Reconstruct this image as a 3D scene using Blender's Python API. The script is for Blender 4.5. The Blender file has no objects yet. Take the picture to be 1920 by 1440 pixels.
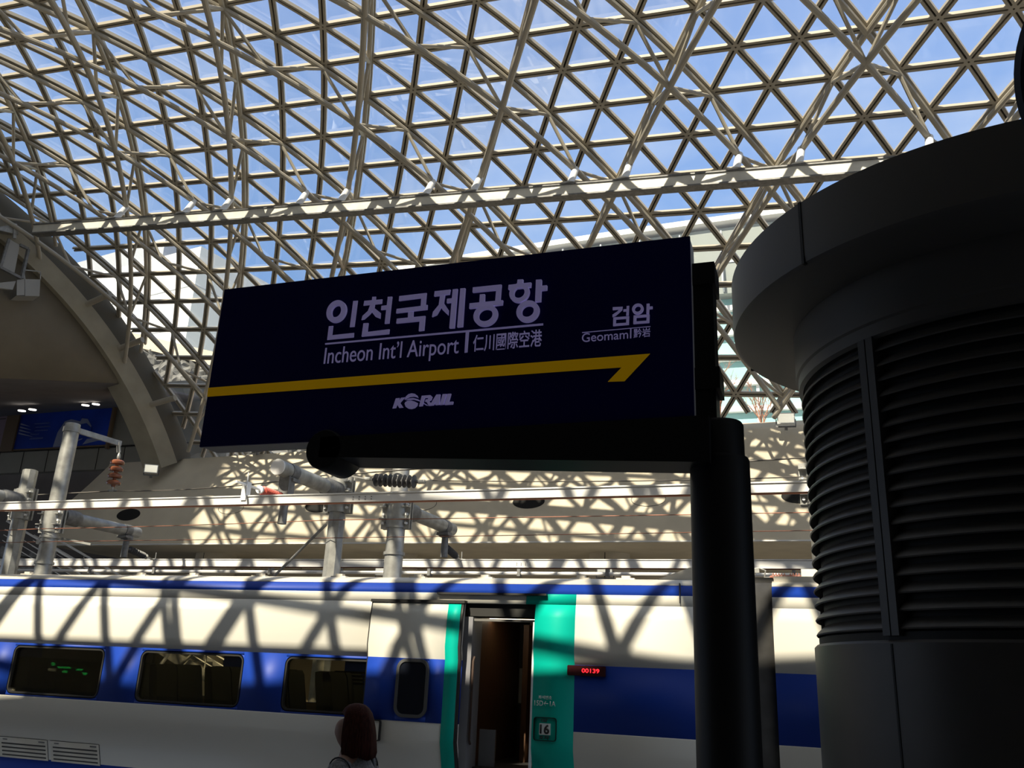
import bpy, bmesh, math, random
from mathutils import Vector, Matrix
import numpy as np

random.seed(7)
SC = bpy.context.scene
COL = SC.collection
PI = math.pi

# ------------------------------------------------------------------ camera
YAW, PITCH, ROLL = 0.3397971, 0.3207341, 0.0448221
CAM = Vector((0.0, 0.0, 1.75))
FWD = Vector((-math.sin(YAW) * math.cos(PITCH), math.cos(YAW) * math.cos(PITCH), math.sin(PITCH)))
RGT = Vector((math.cos(YAW), math.sin(YAW), 0.0))
UPV = RGT.cross(FWD)
R2 = RGT * math.cos(ROLL) + UPV * math.sin(ROLL)
U2 = -RGT * math.sin(ROLL) + UPV * math.cos(ROLL)
cd = bpy.data.cameras.new('camera')
cd.sensor_fit = 'HORIZONTAL'; cd.sensor_width = 36.0; cd.lens = 1640.0 / 1920.0 * 36.0
cd.clip_start = 0.05; cd.clip_end = 2000
cam = bpy.data.objects.new('camera', cd); COL.objects.link(cam)
cam.matrix_world = Matrix(((R2.x, U2.x, -FWD.x, CAM.x), (R2.y, U2.y, -FWD.y, CAM.y), (R2.z, U2.z, -FWD.z, CAM.z), (0, 0, 0, 1)))
SC.camera = cam

# ------------------------------------------------------------------ sky, sun, exposure
SUN_TRAVEL = Vector((0.17, 1.0, -0.94)).normalized()
sd = bpy.data.lights.new('sun', 'SUN'); sd.energy = 8.8; sd.color = (1.0, 0.89, 0.68); sd.angle = math.radians(0.53)
so = bpy.data.objects.new('sun', sd); COL.objects.link(so)
so.rotation_euler = SUN_TRAVEL.to_track_quat('-Z', 'Y').to_euler()
so.location = (0, -20, 40)

W = bpy.data.worlds.new('sky'); SC.world = W; W.use_nodes = True
nt = W.node_tree; nt.nodes.clear()
def wn(t, **k):
    n = nt.nodes.new(t)
    for a, b in k.items(): setattr(n, a, b)
    return n
tc = wn('ShaderNodeTexCoord'); sep = wn('ShaderNodeSeparateXYZ'); nt.links.new(tc.outputs['Generated'], sep.inputs[0])
ramp = wn('ShaderNodeValToRGB'); nt.links.new(sep.outputs['Z'], ramp.inputs[0])
el = ramp.color_ramp.elements
el[0].position = 0.0; el[0].color = (0.34, 0.54, 0.90, 1)
el[1].position = 1.0; el[1].color = (0.78, 0.80, 0.84, 1)
e = el.new(0.30); e.color = (0.255, 0.475, 0.86, 1)
e = el.new(0.66); e.color = (0.31, 0.475, 0.86, 1)
mp = wn('ShaderNodeMapping'); nt.links.new(tc.outputs['Generated'], mp.inputs[0]); mp.inputs['Scale'].default_value = (2.0, 5.0, 6.0)
mp.inputs['Rotation'].default_value = (0.3, 0.2, 0.5)
nz = wn('ShaderNodeTexNoise'); nt.links.new(mp.outputs[0], nz.inputs['Vector']); nz.inputs['Scale'].default_value = 1.6; nz.inputs['Detail'].default_value = 6
cr = wn('ShaderNodeValToRGB'); nt.links.new(nz.outputs['Fac'], cr.inputs[0])
cr.color_ramp.elements[0].position = 0.46; cr.color_ramp.elements[0].color = (0, 0, 0, 1)
cr.color_ramp.elements[1].position = 0.80; cr.color_ramp.elements[1].color = (0.6, 0.6, 0.6, 1)
mx = wn('ShaderNodeMix', data_type='RGBA'); nt.links.new(cr.outputs[0], mx.inputs[0]); nt.links.new(ramp.outputs[0], mx.inputs[6])
mx.inputs[7].default_value = (0.80, 0.88, 1.0, 1)
rs = wn('ShaderNodeMapRange'); nt.links.new(sep.outputs['Y'], rs.inputs[0]); rs.inputs[1].default_value = 0.35; rs.inputs[2].default_value = -0.5
sunny = wn('ShaderNodeMix', data_type='RGBA'); nt.links.new(rs.outputs[0], sunny.inputs[0]); nt.links.new(mx.outputs[2], sunny.inputs[6]); sunny.inputs[7].default_value = (0.70, 0.74, 0.78, 1)
bg = wn('ShaderNodeBackground'); nt.links.new(sunny.outputs[2], bg.inputs[0]); bg.inputs[1].default_value = 1.0
wo = wn('ShaderNodeOutputWorld'); nt.links.new(bg.outputs[0], wo.inputs[0])

vs = SC.view_settings
SC.display_settings.display_device = 'sRGB'
vs.view_transform = 'Standard'; vs.look = 'None'; vs.gamma = 1.0; vs.exposure = 0.0
vs.use_curve_mapping = False

# ------------------------------------------------------------------ materials
MATS = {}
def mat(name, col, rough=0.5, metal=0.0, spec=0.5, noise=0.0, nscale=6.0, bump=0.0, bscale=30.0, emit=None, estr=0.0, stretch=None, coat=0.0):
    if name in MATS: return MATS[name]
    m = bpy.data.materials.new(name); m.use_nodes = True; t = m.node_tree
    b = t.nodes['Principled BSDF']
    b.inputs['Base Color'].default_value = (*col, 1); b.inputs['Roughness'].default_value = rough
    b.inputs['Metallic'].default_value = metal; b.inputs['Specular IOR Level'].default_value = spec
    if coat: b.inputs['Coat Weight'].default_value = coat
    if emit: b.inputs['Emission Color'].default_value = (*emit, 1); b.inputs['Emission Strength'].default_value = estr
    if noise or bump:
        co = t.nodes.new('ShaderNodeTexCoord'); mp_ = t.nodes.new('ShaderNodeMapping'); t.links.new(co.outputs['Object'], mp_.inputs[0])
        if stretch: mp_.inputs['Scale'].default_value = stretch
        n = t.nodes.new('ShaderNodeTexNoise'); n.inputs['Scale'].default_value = nscale; n.inputs['Detail'].default_value = 5
        t.links.new(mp_.outputs[0], n.inputs['Vector'])
        if noise:
            r = t.nodes.new('ShaderNodeValToRGB'); t.links.new(n.outputs['Fac'], r.inputs[0])
            r.color_ramp.elements[0].position = 0.3; r.color_ramp.elements[1].position = 0.7
            r.color_ramp.elements[0].color = tuple(c * (1 - noise) for c in col) + (1,)
            r.color_ramp.elements[1].color = tuple(min(1, c * (1 + noise)) for c in col) + (1,)
            t.links.new(r.outputs[0], b.inputs['Base Color'])
        if bump:
            n2 = t.nodes.new('ShaderNodeTexNoise'); n2.inputs['Scale'].default_value = bscale; n2.inputs['Detail'].default_value = 6
            t.links.new(mp_.outputs[0], n2.inputs['Vector'])
            bp = t.nodes.new('ShaderNodeBump'); bp.inputs['Strength'].default_value = bump; bp.inputs['Distance'].default_value = 0.05
            t.links.new(n2.outputs['Fac'], bp.inputs['Height']); t.links.new(bp.outputs[0], b.inputs['Normal'])
    MATS[name] = m; return m

def glass_mat(name, tint, reflect, dirt=0.0, dirtcol=(0.9, 0.95, 1.0), rough=0.02):
    m = bpy.data.materials.new(name); m.use_nodes = True; t = m.node_tree; t.nodes.clear()
    out = t.nodes.new('ShaderNodeOutputMaterial')
    tr = t.nodes.new('ShaderNodeBsdfTransparent'); tr.inputs[0].default_value = (*tint, 1)
    gl = t.nodes.new('ShaderNodeBsdfGlossy'); gl.inputs['Roughness'].default_value = rough; gl.inputs[0].default_value = (1, 1, 1, 1)
    fr = t.nodes.new('ShaderNodeFresnel'); fr.inputs[0].default_value = 1.5
    mm = t.nodes.new('ShaderNodeMath'); mm.operation = 'MULTIPLY'; mm.inputs[1].default_value = reflect; t.links.new(fr.outputs[0], mm.inputs[0])
    mix = t.nodes.new('ShaderNodeMixShader'); t.links.new(mm.outputs[0], mix.inputs[0]); t.links.new(tr.outputs[0], mix.inputs[1]); t.links.new(gl.outputs[0], mix.inputs[2])
    last = mix
    if dirt:
        tl = t.nodes.new('ShaderNodeBsdfTranslucent'); tl.inputs[0].default_value = (*dirtcol, 1)
        co = t.nodes.new('ShaderNodeTexCoord'); mp_ = t.nodes.new('ShaderNodeMapping'); t.links.new(co.outputs['Object'], mp_.inputs[0]); mp_.inputs['Scale'].default_value = (1.5, 0.35, 0.35)
        n = t.nodes.new('ShaderNodeTexNoise'); n.inputs['Scale'].default_value = 0.9; n.inputs['Detail'].default_value = 6; t.links.new(mp_.outputs[0], n.inputs['Vector'])
        r = t.nodes.new('ShaderNodeValToRGB'); t.links.new(n.outputs['Fac'], r.inputs[0])
        r.color_ramp.elements[0].position = 0.42; r.color_ramp.elements[0].color = (dirt * .35,) * 3 + (1,)
        r.color_ramp.elements[1].position = 0.75; r.color_ramp.elements[1].color = (dirt * 1.8,) * 3 + (1,)
        m2 = t.nodes.new('ShaderNodeMixShader'); t.links.new(r.outputs[0], m2.inputs[0]); t.links.new(mix.outputs[0], m2.inputs[1]); t.links.new(tl.outputs[0], m2.inputs[2])
        last = m2
    t.links.new(last.outputs[0], out.inputs[0]); MATS[name] = m; return m

M_TUBE = mat('cream_painted_steel', (0.40, 0.365, 0.30), 0.45, noise=0.05, nscale=2)
M_BAR = mat('beige_glazing_bar', (0.42, 0.38, 0.31), 0.5)
M_BEAMW = mat('white_beam_paint', (0.72, 0.70, 0.63), 0.45, noise=0.12, nscale=3)
M_GASKET = mat('dark_gasket', (0.03, 0.027, 0.025), 0.7)
M_ROOFGL = glass_mat('roof_glass', (0.95, 0.97, 0.99), 0.16, dirt=0.03)
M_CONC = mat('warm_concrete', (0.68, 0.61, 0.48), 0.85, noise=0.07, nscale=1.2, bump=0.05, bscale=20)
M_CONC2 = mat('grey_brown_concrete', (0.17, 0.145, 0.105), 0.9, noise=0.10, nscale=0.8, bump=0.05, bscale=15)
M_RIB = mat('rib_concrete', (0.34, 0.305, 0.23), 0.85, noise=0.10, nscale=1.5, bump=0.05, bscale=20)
M_STRIPD = mat('shade_painted_concrete', (0.10, 0.088, 0.065), 0.9)  # rib concrete darkened; the shade of the averted face is in the colour
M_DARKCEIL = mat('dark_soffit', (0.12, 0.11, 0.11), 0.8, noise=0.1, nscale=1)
M_TILE = mat('grey_wall_tile', (0.22, 0.22, 0.20), 0.6, noise=0.08, nscale=1)
M_BLACK = mat('black_void', (0.01, 0.01, 0.01), 0.9)
M_FLOOR = mat('platform_paving', (0.20, 0.19, 0.18), 0.6, noise=0.2, nscale=4)
M_BALLAST = mat('track_ballast', (0.12, 0.11, 0.10), 0.95, noise=0.4, nscale=25, bump=0.6, bscale=40)
M_GALV = mat('galvanised_steel', (0.36, 0.36, 0.345), 0.42, metal=0.45, noise=0.25, nscale=5)
M_GALVD = mat('weathered_steel', (0.20, 0.20, 0.20), 0.55, metal=0.4, noise=0.25, nscale=10)
M_ALU = mat('white_aluminium_rail', (0.80, 0.79, 0.78), 0.35, metal=0.1)
M_COPPER = mat('copper_wire', (0.24, 0.10, 0.065), 0.5, metal=0.4)
M_WIRE = mat('steel_wire', (0.13, 0.12, 0.11), 0.5, metal=0.4)
M_BROWN = mat('brown_porcelain', (0.24, 0.085, 0.045), 0.22)
M_PINK = mat('pink_brown_porcelain', (0.36, 0.15, 0.11), 0.35)
M_RUBBER = mat('grey_polymer', (0.07, 0.07, 0.075), 0.5)
M_RED = mat('red_polymer', (0.40, 0.07, 0.05), 0.4)
M_TRAINW = mat('cream_white_train_paint', (0.76, 0.735, 0.66), 0.42, spec=0.3)
M_TRAINB = mat('blue_train_paint', (0.008, 0.045, 0.34), 0.5, spec=0.3)
M_TEAL = mat('teal_train_paint', (0.0, 0.44, 0.34), 0.5, spec=0.2)
M_ROOFG = mat('train_roof_paint', (0.66, 0.62, 0.54), 0.45, noise=0.1, nscale=4)
M_TDARK = mat('train_dark_trim', (0.022, 0.021, 0.020), 0.5)
M_RUBGAP = mat('dark_gangway', (0.05, 0.048, 0.046), 0.6, noise=0.2, nscale=8)
M_TGLASS = glass_mat('tinted_train_glass', (0.66, 0.62, 0.48), 0.9)
M_WOOD = mat('brown_interior_panel', (0.085, 0.04, 0.018), 0.5, noise=0.2, nscale=4, stretch=(6, 6, 1))
M_SEAT = mat('dark_green_seat_fabric', (0.028, 0.038, 0.032), 0.8, noise=0.3, nscale=60)
M_TINT = mat('train_interior_lining', (0.20, 0.17, 0.13), 0.6)
M_STEELB = mat('brushed_steel', (0.55, 0.53, 0.50), 0.3, metal=0.8)
M_NAVY = mat('navy_sign_panel', (0.0018, 0.0016, 0.075), 0.5, spec=0.15)
M_LETTER = mat('lilac_white_lettering', (0.80, 0.73, 1.0), 0.6, spec=0.2, emit=(0.50, 0.43, 1.0), estr=0.09)  # faint glow added; ambient light alone leaves the letters too dim
M_YELLOW = mat('yellow_arrow_film', (0.80, 0.45, 0.0), 0.5, spec=0.3, emit=(1.0, 0.55, 0.0), estr=0.07)  # same added glow brightens the arrow
M_SIGNBOX = mat('grey_sign_casing', (0.40, 0.385, 0.36), 0.5)
M_SIGNBLK = mat('black_sign_post', (0.009, 0.0085, 0.008), 0.5, spec=0.25)
M_DRUM = mat('charcoal_vent_metal', (0.056, 0.051, 0.046), 0.42, spec=0.35, noise=0.1, nscale=3)
M_DRUM2 = mat('dark_vent_interior', (0.008, 0.008, 0.008), 0.7)
M_CLOCK = mat('black_fixture_casing', (0.004, 0.004, 0.010), 0.5)
M_WHITE = mat('white_panel', (0.78, 0.79, 0.80), 0.5)
M_LAMPG = mat('floodlight_glass', (0.8, 0.8, 0.72), 0.3, emit=(1.0, 0.95, 0.75), estr=0.7)
M_LAMPON = mat('lit_downlight', (1, 1, 1), 0.3, emit=(1.0, 0.93, 0.82), estr=4.0)
M_LED = mat('red_led', (0.3, 0, 0), 0.4, emit=(1.0, 0.02, 0.03), estr=2.2)
M_LEDG = mat('green_led', (0, 0.2, 0.05), 0.4, emit=(0.03, 0.75, 0.18), estr=1.8)
M_LEDW = mat('pale_led', (0.3, 0.3, 0.3), 0.4, emit=(0.85, 0.9, 0.75), estr=0.8)
# sign artwork, metres from the panel's lower left corner
TITLE = [[[0.9377,0.8512],[0.9686,0.8498],[0.965,0.6833],[0.9337,0.6836]],[[0.7921,0.7021],[0.8205,0.702],[0.8209,0.6424],[0.966,0.6444],[0.9675,0.6161],[0.7908,0.615]],[[1.0635,0.8648],[1.0873,0.8632],[1.0885,0.8344],[1.0632,0.8353]],[[1.0134,0.8436],[1.1313,0.8415],[1.1315,0.8137],[1.0107,0.8134]],[[1.0561,0.8147],[1.0856,0.8142],[1.0845,0.7833],[1.0609,0.7531],[1.0262,0.7239],[1.008,0.7215],[1.012,0.7471],[1.0443,0.775]],[[1.0845,0.7915],[1.1299,0.7546],[1.1311,0.7181],[1.0988,0.7333],[1.0742,0.7624]],[[1.1313,0.7991],[1.1703,0.7993],[1.1704,0.7725],[1.1306,0.7732]],[[1.1677,0.8525],[1.1952,0.8513],[1.1923,0.6828],[1.1635,0.683]],[[1.0248,0.6981],[1.0559,0.6969],[1.0552,0.6406],[1.1975,0.6456],[1.197,0.6163],[1.0212,0.6155]],[[1.2425,0.8489],[1.4157,0.8512],[1.4146,0.7751],[1.4274,0.7754],[1.4281,0.7459],[1.2318,0.7424],[1.2334,0.7688],[1.3859,0.7724],[1.385,0.8222],[1.2428,0.8188]],[[1.3092,0.743],[1.3416,0.7423],[1.3431,0.7063],[1.3108,0.7054]],[[1.2408,0.7063],[1.4193,0.7071],[1.4185,0.6182],[1.3867,0.6171],[1.3872,0.6784],[1.2394,0.6777]],[[1.4676,0.8554],[1.5647,0.8557],[1.5612,0.8265],[1.466,0.8243]],[[1.5035,0.8245],[1.5328,0.8246],[1.5285,0.7757],[1.4909,0.7066],[1.4631,0.6966],[1.4671,0.7263],[1.4998,0.7667]],[[1.5266,0.7799],[1.5618,0.729],[1.5616,0.6976],[1.5261,0.7324],[1.5142,0.7549]],[[1.5489,0.7991],[1.5804,0.7998],[1.5798,0.7746],[1.5491,0.7737]],[[1.5806,0.854],[1.6097,0.8549],[1.6071,0.6155],[1.5759,0.6167]],[[1.6278,0.8546],[1.6568,0.8539],[1.6564,0.6188],[1.624,0.6179]],[[1.7044,0.8528],[1.875,0.8527],[1.8723,0.753],[1.8436,0.752],[1.8461,0.822],[1.7039,0.8227]],[[1.7498,0.8046],[1.7783,0.804],[1.7802,0.7428],[1.7495,0.7427]],[[1.691,0.7556],[1.8888,0.7552],[1.8871,0.7283],[1.6906,0.7243]],[[1.9709,0.8712],[2.0025,0.8693],[2.0015,0.8382],[1.9685,0.8402]],[[1.9194,0.844],[2.0504,0.8454],[2.0492,0.8176],[1.9184,0.8167]],[[2.0789,0.8578],[2.1107,0.8559],[2.1099,0.7253],[2.0784,0.7262]],[[2.1083,0.8175],[2.1428,0.8176],[2.1422,0.7908],[2.1077,0.7906]]]
TITLE_RULE = [[[0.7795,0.5957],[2.1242,0.5993],[2.1246,0.588],[0.7807,0.5859]],[[1.6741,0.5941],[1.6933,0.594],[1.6914,0.4654],[1.6747,0.4645]]]
LOGO = [[[1.276,0.2233],[1.2997,0.2241],[1.2829,0.1661],[1.261,0.1651]],[[1.2881,0.1956],[1.3098,0.225],[1.3333,0.2258],[1.3049,0.1932]],[[1.2861,0.1913],[1.3027,0.1993],[1.3277,0.1665],[1.3026,0.1657]],[[1.3314,0.2125],[1.3385,0.23],[1.353,0.2426],[1.3723,0.2467],[1.3922,0.2424],[1.4071,0.2318],[1.4161,0.2164],[1.4016,0.2232],[1.3857,0.2271],[1.3624,0.2256]],[[1.338,0.2091],[1.3592,0.2168],[1.3864,0.2182],[1.4144,0.209],[1.4349,0.1959],[1.4655,0.1705],[1.4833,0.168],[1.439,0.1927],[1.4152,0.2001],[1.3872,0.2092]],[[1.3344,0.1877],[1.339,0.1971],[1.3525,0.2038],[1.372,0.2041],[1.396,0.1968],[1.4147,0.1868],[1.4129,0.1721],[1.3992,0.1595],[1.3802,0.1547],[1.3605,0.158],[1.3439,0.1686]],[[1.4361,0.2278],[1.4578,0.2279],[1.4457,0.168],[1.4249,0.1669]],[[1.4562,0.228],[1.4886,0.2283],[1.5002,0.2172],[1.4954,0.1998],[1.4776,0.1919],[1.4592,0.1916],[1.462,0.2047],[1.475,0.2054],[1.4797,0.214],[1.4558,0.214]],[[1.4651,0.1942],[1.482,0.1946],[1.5086,0.168],[1.4842,0.1672]],[[1.4887,0.1677],[1.5247,0.2283],[1.5476,0.2283],[1.5124,0.1686]],[[1.5247,0.2283],[1.5476,0.2283],[1.5467,0.1695],[1.5231,0.1687]],[[1.5629,0.2281],[1.5857,0.2282],[1.5725,0.1688],[1.5498,0.1679]],[[1.5918,0.2278],[1.6123,0.228],[1.6019,0.1817],[1.6283,0.1816],[1.6256,0.1664],[1.5788,0.1662]]]
NEXT = [[[2.5083,0.6567],[2.5618,0.6542],[2.5597,0.6343],[2.5248,0.605],[2.5074,0.5997],[2.5073,0.6137],[2.5335,0.6299],[2.5422,0.6393],[2.5084,0.6393]],[[2.5662,0.6384],[2.5845,0.638],[2.5845,0.6249],[2.5654,0.6254]],[[2.5836,0.6554],[2.5967,0.6555],[2.5945,0.6007],[2.5807,0.6011]],[[2.5126,0.5968],[2.5967,0.5959],[2.5963,0.583],[2.5123,0.5838]],[[2.5111,0.5607],[2.5958,0.5599],[2.5954,0.5475],[2.5112,0.5472]],[[2.5126,0.5968],[2.5271,0.5969],[2.5251,0.5469],[2.5112,0.5472]],[[2.5824,0.5958],[2.5967,0.5959],[2.5954,0.5475],[2.5807,0.5474]],[[2.6896,0.6565],[2.7046,0.6564],[2.7021,0.5998],[2.688,0.6002]],[[2.7036,0.6389],[2.7207,0.6386],[2.7202,0.6248],[2.7027,0.6251]],[[2.6213,0.5959],[2.7042,0.595],[2.7037,0.5826],[2.6209,0.5834]],[[2.6196,0.5614],[2.7031,0.5601],[2.7026,0.5483],[2.6196,0.549]],[[2.6213,0.5959],[2.6356,0.5959],[2.6337,0.5486],[2.6196,0.549]],[[2.6901,0.5949],[2.7042,0.595],[2.7026,0.5483],[2.6885,0.5482]]]
NEXT_RULE = [[[2.3432,0.5282],[2.708,0.5304],[2.7079,0.5272],[2.3433,0.5245]],[[2.6019,0.5285],[2.6083,0.5288],[2.6075,0.4718],[2.601,0.4714]]]
ARROW = [[[-0.0048,0.3681],[2.705,0.3779],[2.572,0.2378],[2.4855,0.2408],[2.5579,0.3145],[-0.0023,0.3114]]]
TITLE_RINGS = [[0.8385,0.7891,0.0654,0.071,0.0323],[1.7916,0.6735,0.0711,0.0659,0.029],[1.9848,0.7895,0.0577,0.0583,0.0262],[2.0384,0.673,0.065,0.0634,0.0295]]
NEXT_RINGS = [[2.6434,0.6309,0.0302,0.0302,0.0138]]

# ------------------------------------------------------------------ helpers
WOFF = {}
class MB:
    def __init__(s): s.v = []; s.f = []; s.mi = []
    def add(s, verts, faces, mi=0):
        o = len(s.v); s.v += [tuple(map(float, p)) for p in verts]; s.f += [tuple(i + o for i in f) for f in faces]; s.mi += [mi] * len(faces); return s
    def box(s, x0, x1, y0, y1, z0, z1, mi=0):
        return s.add([(x0, y0, z0), (x1, y0, z0), (x1, y1, z0), (x0, y1, z0), (x0, y0, z1), (x1, y0, z1), (x1, y1, z1), (x0, y1, z1)],
                     [(0, 3, 2, 1), (4, 5, 6, 7), (0, 1, 5, 4), (1, 2, 6, 5), (2, 3, 7, 6), (3, 0, 4, 7)], mi)
    def bar(s, p0, p1, w, h, up=(0, 0, 1), mi=0):
        p0, p1 = Vector(p0), Vector(p1); t = (p1 - p0).normalized(); a = t.cross(Vector(up))
        if a.length < 1e-4: a = t.cross(Vector((0, 1, 0)))
        a.normalize(); b = a.cross(t)
        c = [(a * sx * w / 2 + b * sz * h / 2) for sx, sz in ((-1, -1), (1, -1), (1, 1), (-1, 1))]
        return s.add([p0 + q for q in c] + [p1 + q for q in c], [(0, 1, 2, 3), (7, 6, 5, 4), (0, 4, 5, 1), (1, 5, 6, 2), (2, 6, 7, 3), (3, 7, 4, 0)], mi)
    def tube(s, pts, r, n=10, mi=0):
        pts = [Vector(p) for p in pts]; k = len(pts); rs = r if isinstance(r, (list, tuple)) else [r] * k
        ref = None; V = []
        for i in range(k):
            t = (pts[min(i + 1, k - 1)] - pts[max(i - 1, 0)]).normalized()
            if ref is None:
                ref = t.cross(Vector((0, 0, 1)))
                if ref.length < 1e-3: ref = t.cross(Vector((0, 1, 0)))
            ref = (ref - t * ref.dot(t)).normalized(); b = t.cross(ref)
            for j in range(n):
                a = 2 * PI * j / n; V.append(pts[i] + (ref * math.cos(a) + b * math.sin(a)) * rs[i])
        F = [(i * n + j, i * n + (j + 1) % n, (i + 1) * n + (j + 1) % n, (i + 1) * n + j) for i in range(k - 1) for j in range(n)]
        F += [tuple(range(n - 1, -1, -1)), tuple((k - 1) * n + j for j in range(n))]
        return s.add(V, F, mi)
    def lathe(s, prof, o, axis=(0, 0, 1), n=32, mi=0, cap=True):
        ax = Vector(axis).normalized(); u = ax.orthogonal().normalized(); w = ax.cross(u); o = Vector(o); k = len(prof)
        V = [o + ax * z + (u * math.cos(2 * PI * j / n) + w * math.sin(2 * PI * j / n)) * max(r, 1e-5) for r, z in prof for j in range(n)]
        F = [(i * n + j, i * n + (j + 1) % n, (i + 1) * n + (j + 1) % n, (i + 1) * n + j) for i in range(k - 1) for j in range(n)]
        if cap: F += [tuple(range(n - 1, -1, -1)), tuple((k - 1) * n + j for j in range(n))]
        return s.add(V, F, mi)
    def prism(s, poly, ext, mi=0):
        ext = Vector(ext); n = len(poly); P = [Vector(p) for p in poly]
        return s.add(P + [p + ext for p in P], [tuple(range(n - 1, -1, -1)), tuple(range(n, 2 * n))] + [(i, (i + 1) % n, n + (i + 1) % n, n + i) for i in range(n)], mi)
    def loft(s, rings, cap=True, mi=0):
        n = len(rings[0]); V = [p for r in rings for p in r]
        F = [(i * n + j, i * n + (j + 1) % n, (i + 1) * n + (j + 1) % n, (i + 1) * n + j) for i in range(len(rings) - 1) for j in range(n)]
        if cap: F += [tuple(range(n - 1, -1, -1)), tuple((len(rings) - 1) * n + j for j in range(n))]
        return s.add(V, F, mi)
    def sphere(s, c, r, n=12, sc=(1, 1, 1), mi=0):
        c = Vector(c); V = [c + Vector((0, 0, -r * sc[2]))]; m = n // 2
        for i in range(1, m):
            a = -PI / 2 + PI * i / m
            for j in range(n): V.append(c + Vector((r * math.cos(a) * math.cos(2 * PI * j / n) * sc[0], r * math.cos(a) * math.sin(2 * PI * j / n) * sc[1], r * math.sin(a) * sc[2])))
        V.append(c + Vector((0, 0, r * sc[2]))); F = [(0, 1 + (j + 1) % n, 1 + j) for j in range(n)]
        for i in range(m - 2): F += [(1 + i * n + j, 1 + i * n + (j + 1) % n, 1 + (i + 1) * n + (j + 1) % n, 1 + (i + 1) * n + j) for j in range(n)]
        e = len(V) - 1; F += [(e, e - n + j, e - n + (j + 1) % n) for j in range(n)]
        return s.add(V, F, mi)
    def build(s, name, mats, parent=None, origin=None, smooth=35, solid=None):
        if not isinstance(mats, (list, tuple)): mats = [mats]
        if parent is not None: off = WOFF[parent.name] if origin is None else Vector(origin)
        elif origin is not None: off = Vector(origin)
        else:
            a = np.array(s.v); off = Vector(((a[:, 0].min() + a[:, 0].max()) / 2, (a[:, 1].min() + a[:, 1].max()) / 2, a[:, 2].min()))
        me = bpy.data.meshes.new(name)
        me.from_pydata([tuple(Vector(p) - off) for p in s.v], [], s.f)
        for m in mats: me.materials.append(m)
        if len(mats) > 1: me.polygons.foreach_set('material_index', s.mi)
        bm = bmesh.new(); bm.from_mesh(me); bmesh.ops.recalc_face_normals(bm, faces=bm.faces); bm.to_mesh(me); bm.free()
        if smooth:
            me.polygons.foreach_set('use_smooth', [True] * len(me.polygons)); me.set_sharp_from_angle(angle=math.radians(smooth))
        return link(name, me, parent, off, solid)
def link(name, me, parent, off, solid=None):
    o = bpy.data.objects.new(name, me); COL.objects.link(o)
    if parent is not None:
        o.parent = parent; o.location = off - WOFF[parent.name]
    else: o.location = off
    WOFF[o.name] = off
    if solid:
        md = o.modifiers.new('solidify', 'SOLIDIFY'); md.thickness = solid; md.offset = 0
    return o
def tag(o, label, cat=None, group=None, kind=None):
    o['label'] = label
    if cat: o['category'] = cat
    if group: o['group'] = group
    if kind: o['kind'] = kind
    return o
def thing(name, label, cat, loc, group=None, kind=None):
    o = bpy.data.objects.new(name, None); o.empty_display_size = 0.2; COL.objects.link(o); o.location = loc
    WOFF[o.name] = Vector(loc); return tag(o, label, cat, group, kind)

def text_mesh(name, body, m, parent, org, ux, uz, box=None, cap=None, depth=0.003, bold=0.0, shear=0.0, width=None, align='LEFT'):
    """flat lettering: ink box (x0, z0, x1, z1) or baseline + cap height, in the sign plane spanned by ux / uz"""
    c = bpy.data.curves.new('txt', 'FONT'); c.body = body; c.size = 1.0; c.offset = bold; c.shear = shear; c.resolution_u = 4
    o = bpy.data.objects.new('txt', c); COL.objects.link(o); dg = bpy.context.evaluated_depsgraph_get(); dg.update()
    me = bpy.data.meshes.new_from_object(o.evaluated_get(dg)); bpy.data.objects.remove(o); bpy.data.curves.remove(c)
    co = np.array([v.co[:] for v in me.vertices]); lo, hi = co.min(0), co.max(0)
    org, ux, uz = Vector(org), Vector(ux).normalized(), Vector(uz).normalized(); nrm = ux.cross(uz).normalized()
    if box: x0, z0, x1, z1 = box; sx = (x1 - x0) / (hi[0] - lo[0]); sz = (z1 - z0) / (hi[1] - lo[1]); ox, oz = x0 - lo[0] * sx, z0 - lo[1] * sz
    else:
        x0, z0, capz = cap; sz = capz / 0.728; sx = (width / (hi[0] - lo[0])) if width else sz; ox, oz = x0 - lo[0] * sx, z0
    off = WOFF[parent.name]
    for v in me.vertices:
        v.co = org + ux * (ox + v.co.x * sx) + uz * (oz + v.co.y * sz) - off
    ex = bmesh.new(); ex.from_mesh(me)
    bmesh.ops.remove_doubles(ex, verts=ex.verts, dist=1e-6)
    r = bmesh.ops.extrude_face_region(ex, geom=list(ex.faces))
    bmesh.ops.translate(ex, verts=[g for g in r['geom'] if isinstance(g, bmesh.types.BMVert)], vec=nrm * depth)
    bmesh.ops.recalc_face_normals(ex, faces=ex.faces); ex.to_mesh(me); ex.free()
    me.materials.clear(); me.materials.append(m)
    return link(name, me, parent, off)

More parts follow.
